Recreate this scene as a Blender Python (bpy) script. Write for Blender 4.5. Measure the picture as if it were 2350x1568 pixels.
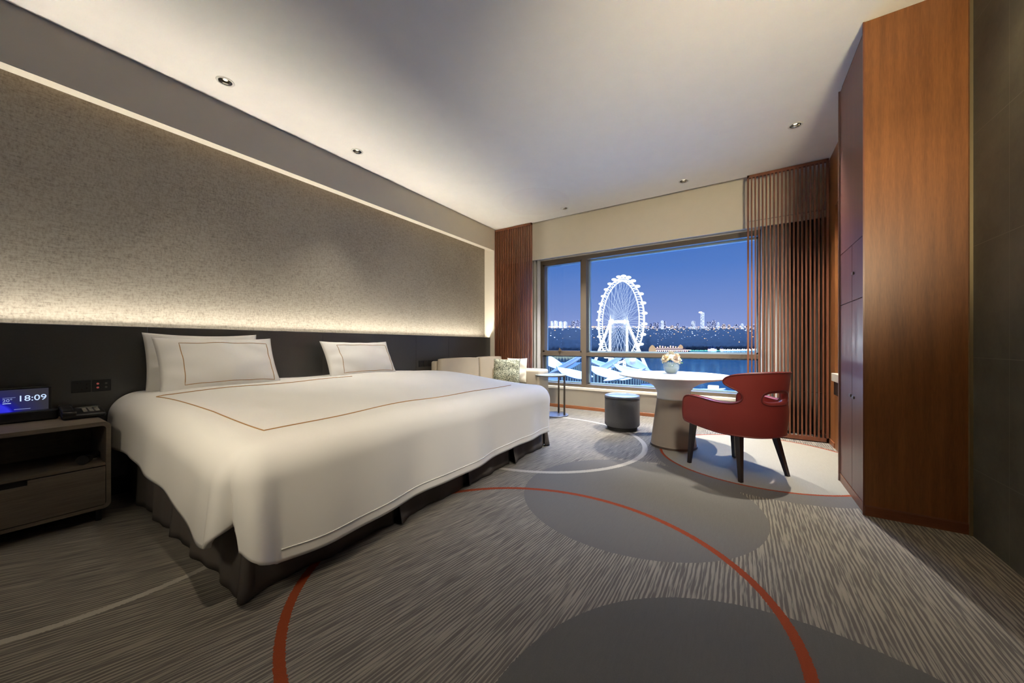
import bpy, bmesh, math, random
from mathutils import Vector, Matrix, geometry
random.seed(7)
PI = math.pi
sc = bpy.context.scene
for o in list(bpy.data.objects): bpy.data.objects.remove(o)
COL = sc.collection

# ------------------------------------------------------------------ camera
A = math.atan2(525, 812)
cd = bpy.data.cameras.new('camera'); cam = bpy.data.objects.new('camera', cd); COL.objects.link(cam)
cd.sensor_width = 36; cd.lens = 812/2350*36; cd.shift_y = 8/2350
cd.clip_start = 0.02; cd.clip_end = 20000
cam.location = (0, 0, 1.0); cam.rotation_euler = (PI/2, 0, A)
sc.camera = cam
sc.view_settings.view_transform = 'Standard'; sc.view_settings.look = 'None'
sc.view_settings.gamma = 1; sc.view_settings.exposure = .16; sc.view_settings.use_curve_mapping = False

# ------------------------------------------------------------------ sky (blue hour)
w = bpy.data.worlds.new('dusk_sky'); sc.world = w; w.use_nodes = True
nt = w.node_tree; nt.nodes.clear()
tc = nt.nodes.new('ShaderNodeTexCoord'); sx = nt.nodes.new('ShaderNodeSeparateXYZ')
nt.links.new(tc.outputs['Generated'], sx.inputs[0])
rp = nt.nodes.new('ShaderNodeValToRGB'); nt.links.new(sx.outputs['Z'], rp.inputs[0])
e = rp.color_ramp.elements
e[0].position = 0.0; e[0].color = (.21, .24, .47, 1)
e[1].position = .36; e[1].color = (.03, .115, .42, 1)
for p, c in ((.03, (.27, .33, .64)), (.09, (.19, .27, .58)), (.2, (.085, .19, .52))):
    q = e.new(p); q.color = (*c, 1)
bg = nt.nodes.new('ShaderNodeBackground'); bg.inputs[1].default_value = 1.0
ow = nt.nodes.new('ShaderNodeOutputWorld')
nt.links.new(rp.outputs[0], bg.inputs[0]); nt.links.new(bg.outputs[0], ow.inputs[0])

# ------------------------------------------------------------------ lamps of the room, plus added fill lights
WARM = (1.0, .80, .54)
def strip(name, loc, sx_, sy_, rot, power, col):
    l = bpy.data.lights.new(name, 'AREA'); l.shape = 'RECTANGLE'; l.size = sx_; l.size_y = sy_
    l.energy = power; l.color = col
    o = bpy.data.objects.new(name, l); COL.objects.link(o); o.location = loc; o.rotation_euler = rot
    return o
strip('headboard_strip_light', (-3.546, 1.5, 1.095), .016, 6.3, (PI, math.radians(36), 0), 64, (1, .94, .84))
strip('cove_strip_light', (-3.56, 1.5, 2.72), .03, 6.3, (0, 0, 0), 3.0, (1, .80, .55))
DOWN = [(-3.12, 1.02), (-3.16, 2.09), (.396, 3.90), (-.555, 4.52), (-2.06, 4.52), (.75, 2.40), (-1.0, .30), (-.15, 1.05)]  # last pair: fill lamps added out of view for bed front and carpet
DPOW = [30, 75, 400, 640, 560, 36, 58, 24]
DANG = [64, 64, 94, 76, 76, 80, 90, 76]
DCOL = [(1, .90, .74), (1, .94, .84), (1, .95, .86), (1, .97, .92), (1, .98, .96), (1, .74, .40), (1, .86, .66), (1, .86, .66)]
for (x, y), p, c, an in zip(DOWN, DPOW, DCOL, DANG):
    l = bpy.data.lights.new('downlight_lamp', 'SPOT'); l.energy = p; l.color = c
    l.spot_size = math.radians(an); l.spot_blend = 1.0; l.shadow_soft_size = .018
    o = bpy.data.objects.new('downlight_lamp', l); COL.objects.link(o); o.location = (x, y, 2.89)

# unseen fill spots added on the entry side to brighten bed, table and ceiling
for (loc, aim, p, c, ang) in (((.3, 1.0, 2.80), (-1.5, 3.1, .5), 230, (1, .95, .87), 78), ((-.9, -.9, 2.1), (-2.5, 1.9, .55), 165, (1, .88, .66), 60),
                               ((.85, .5, 1.6), (-.9, 4.5, 2.95), 270, (1, .88, .62), 84)):
    l = bpy.data.lights.new('fill_spot', 'SPOT'); l.energy = p; l.color = c; l.spot_size = math.radians(ang); l.spot_blend = 1; l.shadow_soft_size = .18
    o = bpy.data.objects.new('fill_spot', l); COL.objects.link(o); o.location = loc
    o.rotation_euler = (Vector(aim)-Vector(loc)).to_track_quat('-Z', 'Y').to_euler()
sn = bpy.data.lights.new('twilight_glow', 'SUN'); sn.energy = 14; sn.color = (.20, .42, 1.0); sn.angle = math.radians(50)  # added sun that boosts the blue twilight entering the window
so_ = bpy.data.objects.new('twilight_glow', sn); COL.objects.link(so_); so_.rotation_euler = (math.radians(-42), 0, math.radians(8)); so_.location = (0, 9, 6)

# ------------------------------------------------------------------ helpers
def S(r, g, b):
    f = lambda v: (v/255/12.92) if v/255 <= .04045 else ((v/255+.055)/1.055)**2.4
    return (f(r), f(g), f(b))
class NT:
    def __init__(s, name):
        s.m = bpy.data.materials.new(name); s.m.use_nodes = True; s.t = s.m.node_tree
        s.t.nodes.clear(); s.out = s.n('ShaderNodeOutputMaterial')
    def n(s, ty, **kw):
        x = s.t.nodes.new(ty)
        for k, v in kw.items(): setattr(x, k, v)
        return x
    def set(s, sock, v):
        if hasattr(v, 'is_output') or isinstance(v, bpy.types.NodeSocket): s.t.links.new(v, sock)
        else:
            if isinstance(v, tuple) and len(v) == 3 and sock.type == 'RGBA': v = (*v, 1)
            sock.default_value = v
    def math(s, op, a, b=0.0, c=0.0):
        x = s.n('ShaderNodeMath', operation=op); s.set(x.inputs[0], a); s.set(x.inputs[1], b)
        if op in ('MULTIPLY_ADD', 'SMOOTHSTEP'): s.set(x.inputs[2], c)
        return x.outputs[0]
    def mix(s, f, a, b):
        x = s.n('ShaderNodeMix', data_type='RGBA'); s.set(x.inputs[0], f); s.set(x.inputs[6], a); s.set(x.inputs[7], b)
        return x.outputs[2]
    def pos(s, scale=(1, 1, 1)):
        t = s.n('ShaderNodeTexCoord'); m = s.n('ShaderNodeMapping'); s.t.links.new(t.outputs['Object'], m.inputs[0])
        m.inputs['Scale'].default_value = scale; return m.outputs[0]
    def xyz(s, v):
        x = s.n('ShaderNodeSeparateXYZ'); s.t.links.new(v, x.inputs[0]); return x.outputs
    def noise(s, v, sc_, det=3, rough=.5):
        x = s.n('ShaderNodeTexNoise'); s.t.links.new(v, x.inputs['Vector']); x.inputs['Scale'].default_value = sc_
        x.inputs['Detail'].default_value = det; x.inputs['Roughness'].default_value = rough; return x.outputs[0]
    def ramp(s, f, stops):
        x = s.n('ShaderNodeValToRGB'); s.set(x.inputs[0], f); el = x.color_ramp.elements
        while len(el) < len(stops): el.new(.5)
        for q, (p, c) in zip(el, stops): q.position = p; q.color = (*c, 1) if isinstance(c, tuple) else (c, c, c, 1)
        return x.outputs[0]
    def bsdf(s, col, rough=.6, metal=0., spec=.5, bump=None, bs=.1, bd=.002, emit=None, es=0., coat=0., sheen=0.):
        p = s.n('ShaderNodeBsdfPrincipled'); s.set(p.inputs['Base Color'], col); s.set(p.inputs['Roughness'], rough)
        s.set(p.inputs['Metallic'], metal); s.set(p.inputs['Specular IOR Level'], spec)
        if coat: s.set(p.inputs['Coat Weight'], coat); s.set(p.inputs['Coat Roughness'], .12)
        if sheen: s.set(p.inputs['Sheen Weight'], sheen)
        if emit is not None: s.set(p.inputs['Emission Color'], emit); s.set(p.inputs['Emission Strength'], es)
        if bump is not None:
            b = s.n('ShaderNodeBump'); b.inputs['Strength'].default_value = bs; b.inputs['Distance'].default_value = bd
            s.t.links.new(bump, b.inputs['Height']); s.t.links.new(b.outputs[0], p.inputs['Normal'])
        s.t.links.new(p.outputs[0], s.out.inputs[0]); return s.m
def plain(name, col, rough=.6, metal=0., spec=.5, nz=0., nsc=8., **kw):
    t = NT(name); c = col
    n = t.noise(t.pos(), nsc, 3)
    d = max(nz, .03)
    c = t.mix(n, tuple(v*(1-d) for v in col), tuple(min(1, v*(1+d)) for v in col))
    return t.bsdf(c, rough, metal, spec, **kw)
def fabric(name, col, sc_=400, rough=.9, bs=.25, var=.08):
    t = NT(name); p = t.pos(); n = t.noise(p, sc_, 2); n2 = t.noise(p, 5, 3)
    c = t.mix(n2, tuple(v*(1-var) for v in col), tuple(min(1, v*(1+var)) for v in col))
    return t.bsdf(c, rough, 0, .25, bump=n, bs=bs, bd=.0008)
def wood(name, c1, c2, rough=.4, axis='Z', coat=0., gs=1., spec=.5):
    t = NT(name); sc_ = {'Z': (9, 9, .5), 'Y': (9, .5, 9), 'X': (.5, 9, 9)}[axis]
    p = t.pos(tuple(v*gs for v in sc_)); n = t.noise(p, 2.2, 6, .62); f = t.noise(p, 22, 4, .6)
    m = t.math('MULTIPLY_ADD', f, .45, t.math('MULTIPLY', n, .62))
    c = t.ramp(m, [(.38, c1), (.66, c2)])
    return t.bsdf(c, rough, 0, spec, bump=f, bs=.15, bd=.0006, coat=coat)
def emis(name, col, st):
    t = NT(name); e_ = t.n('ShaderNodeEmission'); e_.inputs[0].default_value = (*col, 1); e_.inputs[1].default_value = st
    t.t.links.new(e_.outputs[0], t.out.inputs[0]); return t.m

class MB:
    def __init__(s): s.v = []; s.f = []
    def add(s, vs, fs):
        k = len(s.v); s.v += [tuple(v) for v in vs]; s.f += [tuple(i+k for i in f) for f in fs]; return s
    def box(s, x0, x1, y0, y1, z0, z1, M=None):
        vs = [Vector((x, y, z)) for x in (x0, x1) for y in (y0, y1) for z in (z0, z1)]
        if M: vs = [M @ v for v in vs]
        return s.add(vs, [(0, 1, 3, 2), (4, 6, 7, 5), (0, 4, 5, 1), (2, 3, 7, 6), (0, 2, 6, 4), (1, 5, 7, 3)])
    def bbox(s, x0, x1, y0, y1, z0, z1, r=.01, n=3, M=None):
        bm = bmesh.new(); bmesh.ops.create_cube(bm, size=1)
        for v in bm.verts: v.co = Vector(((x0+x1)/2+v.co.x*(x1-x0), (y0+y1)/2+v.co.y*(y1-y0), (z0+z1)/2+v.co.z*(z1-z0)))
        bmesh.ops.bevel(bm, geom=bm.edges[:], offset=r, segments=n, affect='EDGES', profile=.5)
        if M: bmesh.ops.transform(bm, matrix=M, verts=bm.verts)
        bm.verts.index_update(); s.add([v.co for v in bm.verts], [[v.index for v in f.verts] for f in bm.faces]); bm.free(); return s
    def tube(s, pts, r, n=8, closed=False, cap=True):
        pts = [Vector(p) for p in pts]; N = len(pts); rs = r if isinstance(r, (list, tuple)) else [r]*N
        rings = []; up = None
        for i, p in enumerate(pts):
            a = pts[(i-1) % N] if (closed or i > 0) else p; b = pts[(i+1) % N] if (closed or i < N-1) else p
            t = (b-a).normalized()
            if up is None:
                up = Vector((0, 0, 1)) if abs(t.z) < .9 else Vector((1, 0, 0))
            u = (up - t*up.dot(t)); u = u.normalized() if u.length > 1e-6 else t.orthogonal().normalized()
            up = u; v_ = t.cross(u)
            rings.append([p+(u*math.cos(2*PI*k/n)+v_*math.sin(2*PI*k/n))*rs[i] for k in range(n)])
        vs = [q for ring in rings for q in ring]; fs = []
        for i in range(N if closed else N-1):
            j = (i+1) % N
            for k in range(n): fs.append((i*n+k, i*n+(k+1) % n, j*n+(k+1) % n, j*n+k))
        if cap and not closed: fs.append(tuple(range(n))[::-1]); fs.append(tuple((N-1)*n+k for k in range(n)))
        return s.add(vs, fs)
    def lathe(s, prof, c=(0, 0, 0), n=48, cap0=True, cap1=True):
        vs = []; fs = []
        for r, z in prof:
            for k in range(n): vs.append((c[0]+r*math.cos(2*PI*k/n), c[1]+r*math.sin(2*PI*k/n), c[2]+z))
        for i in range(len(prof)-1):
            for k in range(n): fs.append((i*n+k, i*n+(k+1) % n, (i+1)*n+(k+1) % n, (i+1)*n+k))
        if cap0: fs.append(tuple(range(n))[::-1])
        if cap1: fs.append(tuple((len(prof)-1)*n+k for k in range(n)))
        return s.add(vs, fs)
    def grid(s, fn, nu, nv, cu=False):
        vs = [fn(i/nu, j/nv) for i in range(nu+1) for j in range(nv+1)]; m = nv+1
        return s.add(vs, [(i*m+j, (i+1)*m+j, (i+1)*m+j+1, i*m+j+1) for i in range(nu) for j in range(nv)])
    def prism(s, pts, z0, z1, M=None):
        n = len(pts); vs = [Vector((x, y, z)) for z in (z0, z1) for x, y in pts]
        if M: vs = [M @ v for v in vs]
        return s.add(vs, [tuple(range(n))[::-1], tuple(range(n, 2*n))]+[(i, (i+1) % n, n+(i+1) % n, n+i) for i in range(n)])
    def sphere(s, c, r, n=12, m=8, sz=(1, 1, 1)):
        vs = []; fs = []
        for i in range(m+1):
            th = PI*i/m
            for k in range(n): vs.append((c[0]+r*sz[0]*math.sin(th)*math.cos(2*PI*k/n), c[1]+r*sz[1]*math.sin(th)*math.sin(2*PI*k/n), c[2]+r*sz[2]*math.cos(th)))
        for i in range(m):
            for k in range(n): fs.append((i*n+k, (i+1)*n+k, (i+1)*n+(k+1) % n, i*n+(k+1) % n))
        return s.add(vs, fs)
def obj(name, mb, m, parent=None, smooth=False, local=False, solid=None, merge=True):
    me = bpy.data.meshes.new(name); me.from_pydata(mb.v, [], mb.f)
    bm = bmesh.new(); bm.from_mesh(me)
    if merge: bmesh.ops.remove_doubles(bm, verts=bm.verts, dist=1e-5)
    bmesh.ops.recalc_face_normals(bm, faces=bm.faces); bm.to_mesh(me); bm.free()
    me.materials.append(m)
    o = bpy.data.objects.new(name, me); COL.objects.link(o)
    if parent:
        o.parent = parent
        if not local: o.location = -Vector(abspos(parent))
    if solid:
        md = o.modifiers.new('Solidify', 'SOLIDIFY'); md.thickness = solid; md.offset = 0
    if smooth:
        for p in me.polygons: p.use_smooth = True
        if smooth != 'all':
            me.update()
            try: me.set_sharp_from_angle(angle=math.radians(40))
            except Exception: pass
    return o
def abspos(o):
    p = Vector(o.location)
    while o.parent: o = o.parent; p += Vector(o.location)
    return p
def sub(name, mb, m, parent, **kw):     # sub-part: its parent's mesh already sits at world coordinates
    return obj(name, mb, m, parent, **kw)
def thing(name, label, cat, loc=(0, 0, 0), rotz=0, group=None):
    o = bpy.data.objects.new(name, None); COL.objects.link(o); o.location = loc; o.rotation_euler = (0, 0, rotz)
    o.empty_display_size = .1; o['label'] = label; o['category'] = cat
    if group: o['group'] = group
    return o
def tag(o, label, cat, group=None):
    o['label'] = label; o['category'] = cat
    if group: o['group'] = group
    return o
def struct(name, mb, m, **kw):
    o = obj(name, mb, m, **kw)
    if not o.parent: o['kind'] = 'structure'
    return o
def sempty(name, loc=(0, 0, 0)):
    o = bpy.data.objects.new(name, None); COL.objects.link(o); o.location = loc; o['kind'] = 'structure'; return o
def dup(root, loc, label=None):
    r = root.copy(); COL.objects.link(r); r.location = loc
    if label: r['label'] = label
    for ch in list(root.children):
        c = ch.copy(); COL.objects.link(c); c.parent = r
        for g in list(ch.children):
            d = g.copy(); COL.objects.link(d); d.parent = c
    return r
def text_mesh(txt, size, m, name, parent, M, ext=.0006):
    cu = bpy.data.curves.new('t', 'FONT'); cu.body = txt; cu.size = size; cu.extrude = ext; cu.resolution_u = 3
    cu.offset = size*.004
    t = bpy.data.objects.new('t', cu); COL.objects.link(t); dg = bpy.context.evaluated_depsgraph_get()
    me = bpy.data.meshes.new_from_object(t.evaluated_get(dg)); me.name = name
    bpy.data.objects.remove(t); me.transform(M); me.materials.clear(); me.materials.append(m)
    o = bpy.data.objects.new(name, me); COL.objects.link(o)
    o.parent = parent; o.location = -abspos(parent); return o
def cdt(outer, holes, step):
    """flat (s, z) region with holes -> verts, tris filled with inner points"""
    pts = [Vector(p) for p in outer]; edges = [(i, (i+1) % len(outer)) for i in range(len(outer))]
    for h in holes:
        k = len(pts); pts += [Vector(p) for p in h]; edges += [(k+i, k+(i+1) % len(h)) for i in range(len(h))]
    def inside(p, poly):
        c = False; n = len(poly)
        for i in range(n):
            a, b = poly[i], poly[(i+1) % n]
            if (a[1] > p[1]) != (b[1] > p[1]) and p[0] < (b[0]-a[0])*(p[1]-a[1])/(b[1]-a[1])+a[0]: c = not c
        return c
    def near(p, poly):
        return min(math.hypot(p[0]-q[0], p[1]-q[1]) for q in poly) < step*.5
    xs = [p[0] for p in outer]; ys = [p[1] for p in outer]
    x = min(xs)+step
    while x < max(xs):
        y = min(ys)+step
        while y < max(ys):
            p = (x, y)
            if inside(p, outer) and not any(inside(p, h) for h in holes) and not near(p, outer) and not any(near(p, h) for h in holes):
                pts.append(Vector(p))
            y += step
        x += step
    vs, es, fs, *_ = geometry.delaunay_2d_cdt(pts, edges, [], 0, 1e-6)
    keep = []
    for f in fs:
        c = (sum(vs[i][0] for i in f)/len(f), sum(vs[i][1] for i in f)/len(f))
        if inside(c, outer) and not any(inside(c, h) for h in holes): keep.append(tuple(f))
    return [(v[0], v[1]) for v in vs], keep
def smoothcurve(pts, n=6, closed=True):
    out = []; N = len(pts)
    rng = range(N) if closed else range(N-1)
    for i in rng:
        g = (lambda k: pts[k % N]) if closed else (lambda k: pts[max(0, min(N-1, k))])
        p0, p1, p2, p3 = (Vector(g(i+k)) for k in (-1, 0, 1, 2))
        for j in range(n):
            t = j/n
            out.append(tuple(.5*((2*p1)+(p2-p0)*t+(2*p0-5*p1+4*p2-p3)*t*t+(3*p1-p0-3*p2+p3)*t**3)))
    if not closed: out.append(tuple(pts[-1]))
    return out

# ------------------------------------------------------------------ materials
M_ceil = plain('ceiling_paint', (.88, .84, .74), .85, spec=.2)
M_paint = plain('wall_paint', (.80, .72, .58), .8, spec=.2)
M_cream = plain('cream_paint', (.74, .67, .54), .75, spec=.2)
M_soffit = plain('soffit_paint', (.86, .76, .58), .8, spec=.2)
M_dark = plain('dark_recess', (.02, .018, .015), .9)
M_black = plain('black_plastic', (.012, .012, .013), .35)
M_white = plain('white_lacquer', (.80, .79, .76), .28)
M_metal = plain('dark_bronze', (.16, .13, .10), .35, metal=.9)
M_chrome = plain('chrome', (.62, .60, .55), .18, metal=1)
M_orange = wood('oak_veneer', (.150, .052, .013), (.25, .092, .024), .42, 'Z', gs=1.4)
M_slat = wood('slat_wood', (.12, .038, .018), (.20, .068, .030), .45, 'Z')
M_base = wood('baseboard_wood', (.22, .07, .025), (.33, .12, .045), .4, 'X')
M_mauve = wood('mauve_lacquer', (.110, .034, .024), (.14, .044, .031), .38, 'Z', spec=.4, coat=.05)
M_leg = wood('chair_leg_wood', (.010, .006, .004), (.028, .015, .010), .35, 'Z')
M_frame = plain('window_bronze', (.15, .115, .08), .45, metal=.2)
M_framel = plain('window_gasket', (.26, .36, .42), .4)
M_night = wood('nightstand_oak', (.11, .09, .068), (.18, .145, .11), .6, 'Y', spec=.3)
M_duvet = fabric('white_cotton', (.86, .84, .80), 500, .85, .10, .02)
M_thread = plain('gold_thread', (.42, .22, .07), .5)
M_skirt = fabric('bed_skirt_cloth', (.105, .090, .080), 300, .9)
M_sofa = fabric('sofa_linen', (.58, .50, .38), 350, .9)
M_red = fabric('red_leather', (.25, .038, .030), 180, .45, .12, .10)
M_redp = plain('red_piping', (.15, .020, .017), .4)
M_stool = plain('slate_leather', (.085, .083, .085), .42, nz=.1, nsc=60)
M_stool2 = plain('slate_leather_sheen', (.10, .105, .125), .30, nz=.08, nsc=60)  # bluer copy of the leather, paints the window sheen on the seat
M_taupe = plain('taupe_lacquer', (.30, .24, .18), .45)
M_curt = fabric('sheer_curtain', (.55, .52, .47), 200, .9)
M_curtd = fabric('blackout_curtain', (.10, .085, .065), 200, .9)

def m_leather_panel():
    t = NT('charcoal_leather'); p = t.pos(); n = t.noise(p, 90, 4)
    return t.bsdf(t.mix(n, (.030, .029, .027), (.045, .044, .042)), .36, 0, .8, bump=n, bs=.10, bd=.0006, coat=.35)
M_head = m_leather_panel()
def m_wallpaper():
    t = NT('woven_wallpaper')
    a = t.noise(t.pos((1, 3, 30)), 5.0, 6, .75); b = t.noise(t.pos((1, 14, 7)), 7, 5, .7); c = t.noise(t.pos((1, 1, 1)), 1.3, 3)
    m = t.math('MULTIPLY_ADD', b, .5, t.math('MULTIPLY', a, .5)); m = t.math('MULTIPLY_ADD', c, .14, m)
    col = t.ramp(m, [(.42, (.150, .128, .100)), (.52, (.262, .23, .185)), (.62, (.355, .315, .252))])
    return t.bsdf(col, .55, 0, .4, bump=a, bs=.15, bd=.001)
M_wall = m_wallpaper()
def m_tile():
    t = NT('slate_tile'); p = t.pos(); x = t.xyz(p)
    def line(v, off, per, wdt):
        a = t.math('FRACT', t.math('DIVIDE', t.math('ADD', v, off), per)); a = t.math('ABSOLUTE', t.math('SUBTRACT', a, .5))
        return t.math('GREATER_THAN', a, .5-wdt/per/2)
    g = t.math('MAXIMUM', line(x[1], 12-2.564, .6, .003), line(x[2], 5.8-.354, .58, .003))
    n = t.noise(p, 3, 6, .6); n2 = t.noise(p, 40, 3)
    c = t.ramp(t.math('MULTIPLY_ADD', n2, .15, n), [(.4, (.050, .052, .040)), (.75, (.105, .102, .078))])
    return t.bsdf(t.mix(g, c, (.14, .135, .11)), .5, 0, .4, bump=n2, bs=.1, bd=.001)
M_tile = m_tile()
def m_carpet():
    t = NT('patterned_carpet'); p = t.pos(); X, Y, Z = t.xyz(p)
    # bending stripes
    k = t.math('MAXIMUM', t.math('SUBTRACT', -.35, X), 0.0)
    s = t.math('SUBTRACT', X, t.math('MULTIPLY', t.math('MULTIPLY', k, .25), Y))
    wob = t.noise(t.pos((2, 2, 1)), 3, 3)
    s = t.math('MULTIPLY_ADD', wob, .008, s)
    cv = t.n('ShaderNodeCombineXYZ'); t.set(cv.inputs[0], t.math('MULTIPLY', s, 140)); t.set(cv.inputs[1], t.math('MULTIPLY', Y, 5.0))
    n1 = t.noise(cv.outputs[0], 1.0, 2, .5)
    cv2 = t.n('ShaderNodeCombineXYZ'); t.set(cv2.inputs[0], t.math('MULTIPLY', s, 260)); t.set(cv2.inputs[1], t.math('MULTIPLY', Y, 12))
    n2 = t.noise(cv2.outputs[0], 1.0, 2, .5)
    sw = t.math('SINE', t.math('MULTIPLY', s, 2*PI/.0175))
    v = t.math('MULTIPLY_ADD', sw, .08, t.math('MULTIPLY_ADD', n2, .28, t.math('MULTIPLY', n1, .72)))
    cl = t.ramp(v, [(.43, (0.108, 0.098, 0.086)), (.485, (0.136, 0.124, 0.109)), (.515, (0.200, 0.180, 0.152)), (.58, (0.248, 0.224, 0.184))])
    fine = t.noise(p, 260, 3, .7); pn = t.noise(t.pos((14, 1.5, 1)), 8, 4, .7)
    def fz(c):
        f = t.math('MULTIPLY_ADD', pn, .30, t.math('MULTIPLY', fine, .5)); return t.mix(f, tuple(q*.72 for q in c), tuple(q*1.3 for q in c))
    def ell(cx, cy, a, b, ang):
        dx = t.math('SUBTRACT', X, cx); dy = t.math('SUBTRACT', Y, cy); c_, s_ = math.cos(ang), math.sin(ang)
        u = t.math('DIVIDE', t.math('MULTIPLY_ADD', dx, c_, t.math('MULTIPLY', dy, s_)), a)
        v_ = t.math('DIVIDE', t.math('MULTIPLY_ADD', dx, -s_, t.math('MULTIPLY', dy, c_)), b)
        return t.math('SQRT', t.math('ADD', t.math('MULTIPLY', u, u), t.math('MULTIPLY', v_, v_)))
    jag = t.math('MULTIPLY_ADD', t.noise(t.pos((1, 1, 1)), 120, 1), .012, -.006)
    def disc(r): return t.math('LESS_THAN', t.math('ADD', r, jag), 1.0)
    def ring(r, wd): return t.math('LESS_THAN', t.math('ABSOLUTE', t.math('SUBTRACT', t.math('ADD', r, jag), 1.0)), wd)
    GREY = fz((.132, 0.124, 0.114)); DGREY = fz((.100, 0.098, 0.090)); PALE = fz((.29, 0.27, 0.225)); RED = fz((.240, 0.046, 0.016)); CREAM = fz((.384, 0.352, 0.296))
    c = cl
    dD2 = ell(.16, 3.70, .86, .86, 0)
    c = t.mix(disc(dD2), c, GREY)
    c = t.mix(disc(ell(-.597, 2.418, .731, .731, 0)), c, GREY)
    c = t.mix(disc(ell(.192, .838, .802, .802, 0)), c, DGREY)
    eD = ell(.144, 3.841, .84, .794, math.atan2(-.874, -.486))
    c = t.mix(disc(eD), c, PALE)
    c = t.mix(ring(eD, .014), c, RED)
    c = t.mix(ring(ell(-1.907, 3.412, 1.163, 1.062, math.atan2(.311, -.95)), .021), c, CREAM)
    c = t.mix(ring(ell(-.801, 1.342, .979, .886, math.atan2(-.049, -.999)), .019), c, RED)
    c = t.mix(ring(ell(-2.93, .44, .92, .92, 0), .018), c, CREAM)
    return t.bsdf(c, .95, 0, .1, bump=fine, bs=.6, bd=.003)
M_carpet = m_carpet()

# ================================================================== THE ROOM
YB = -1.75
struct('floor', MB().box(-3.75, 1.3, YB-.1, 5.45, -.1, 0), M_carpet)
# ceiling with round cut-outs for the downlights
def circ(cx, cy, r, n=28): return [(cx+r*math.cos(2*PI*i/n), cy+r*math.sin(2*PI*i/n)) for i in range(n)]
vs, fs = cdt([(-3.405, YB), (1.25, YB), (1.25, 4.80), (-3.405, 4.80)], [circ(x, y, .042) for x, y in DOWN], .6)
cm = MB(); n_ = len(vs)
cm.add([(x, y, 2.9) for x, y in vs]+[(x, y, 2.915) for x, y in vs], fs+[tuple(i+n_ for i in f) for f in fs])
struct('ceiling', cm, M_ceil)
struct('ceiling_slab', MB().box(-3.75, 1.3, YB-.1, 5.5, 3.06, 3.16), M_ceil)
c_ = struct('gap_shade_strip', MB().box(-3.42, -3.40, YB, 4.80, 2.93, 2.95), M_dark)  # dark strip above the ceiling gap, paints the shade inside it
struct('wall_left', MB().box(-3.75, -3.62, YB-.1, 5.5, 0, 3.06), M_wall)
struct('bulkhead_left', MB().box(-3.45, -3.42, YB, 4.75, 2.565, 3.06).box(-3.505, -3.45, YB, 4.75, 2.565, 2.585), M_soffit)
struct('trim_2', MB().box(-3.508, -3.4205, YB, 4.75, 2.560, 2.565), M_cream)
struct('pillar_left', MB().box(-3.62, -3.42, 4.75, 5.2, 0, 3.06), M_cream)
struct('wall_back', MB().box(-3.62, 1.3, YB-.1, YB, 0, 3.06), M_paint)
struct('wall_right', MB().box(1.02, 1.25, YB, 2.875, 0, 3.06), M_tile)
struct('trim_3', MB().box(1.008, 1.022, 2.860, 2.8745, 0, 2.9), plain('brass_trim', (.34, .26, .14), .35, metal=.7))
# wooden side wall beyond the wardrobe, with the open niche above the counter
struct('wall_niche', MB().box(.763, 1.25, 4.56, 5.2, 0, 2.9).box(1.12, 1.25, 2.88, 4.56, 0, 2.9).box(.763, 1.25, 3.51, 4.56, 2.35, 2.9), M_orange)
struct('baseboard_right', MB().box(.755, .763, 4.56, 5.19, 0, .05), M_base)
# window wall
WX0, WX1, WZ0, WZ1 = -2.835, .235, .345, 2.39
struct('wall_window', MB().box(-3.62, 1.25, 5.2, 5.5, 0, WZ0).box(-3.62, WX0, 5.2, 5.5, WZ0, 3.06).box(WX1, 1.25, 5.2, 5.5, WZ0, 3.06).box(WX0, WX1, 5.2, 5.5, WZ1, 3.06), M_paint)
struct('pelmet_window', MB().box(-3.42, 1.2, 4.975, 5.0, 2.365, 3.06), M_paint)
struct('baseboard_window', MB().bbox(-3.42, .763, 5.185, 5.2, 0, .05, .003, 1), M_base)
struct('trim_4', MB().bbox(WX0-.03, WX1+.03, 5.13, 5.28, .305, .345, .006, 2), M_cream)
wn = sempty('window_1', (-1.3, 5.2, .345))
fr = MB()
fr.box(WX0, WX1, 5.2, 5.30, WZ0, WZ0+.045).box(WX0, WX1, 5.2, 5.30, WZ1-.065, WZ1).box(WX0, WX0+.075, 5.201, 5.301, WZ0+.045, WZ1-.065).box(WX1-.05, WX1, 5.201, 5.301, WZ0+.045, WZ1-.065)
obj('window_frame', fr, M_frame, wn)
obj('mullion', MB().box(-2.075, -2.0, 5.196, 5.299, WZ0+.001, WZ1-.001), M_frame, wn)
obj('transom', MB().box(WX0+.001, WX1-.001, 5.206, 5.298, .83, .885), M_frame, wn)
g_ = MB()
for (a, b, c0, c1) in ((WX0+.075, -2.075, .885, WZ1-.065), (-2.0, WX1-.05, .885, WZ1-.065), (WX0+.075, -2.075, WZ0+.045, .83), (-2.0, WX1-.05, WZ0+.045, .83)):
    for q in ((a, a+.022, c0, c1), (b-.022, b, c0, c1), (a, b, c0, c0+.02), (a, b, c1-.02, c1)):
        g_.box(q[0], q[1], 5.30, 5.37, q[2], q[3])
obj('glazing_bead', g_, M_framel, wn)
sa = MB()
for q in ((WX0+.075, WX0+.105, .885, WZ1-.065), (-2.10, -2.075, .885, WZ1-.065), (WX0+.075, -2.075, .885, .91), (WX0+.075, -2.075, WZ1-.09, WZ1-.065)): sa.box(q[0], q[1], 5.215, 5.31, q[2]+.0007, q[3]-.0007)
obj('opening_sash', sa, M_frame, wn)
obj('window_handle', MB().box(-2.47, -2.42, 5.195, 5.215, .905, .925).box(-2.455, -2.435, 5.185, 5.205, .905, .955), M_frame, wn)
t = NT('window_glass'); fre = t.n('ShaderNodeFresnel'); fre.inputs[0].default_value = 1.35
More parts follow.
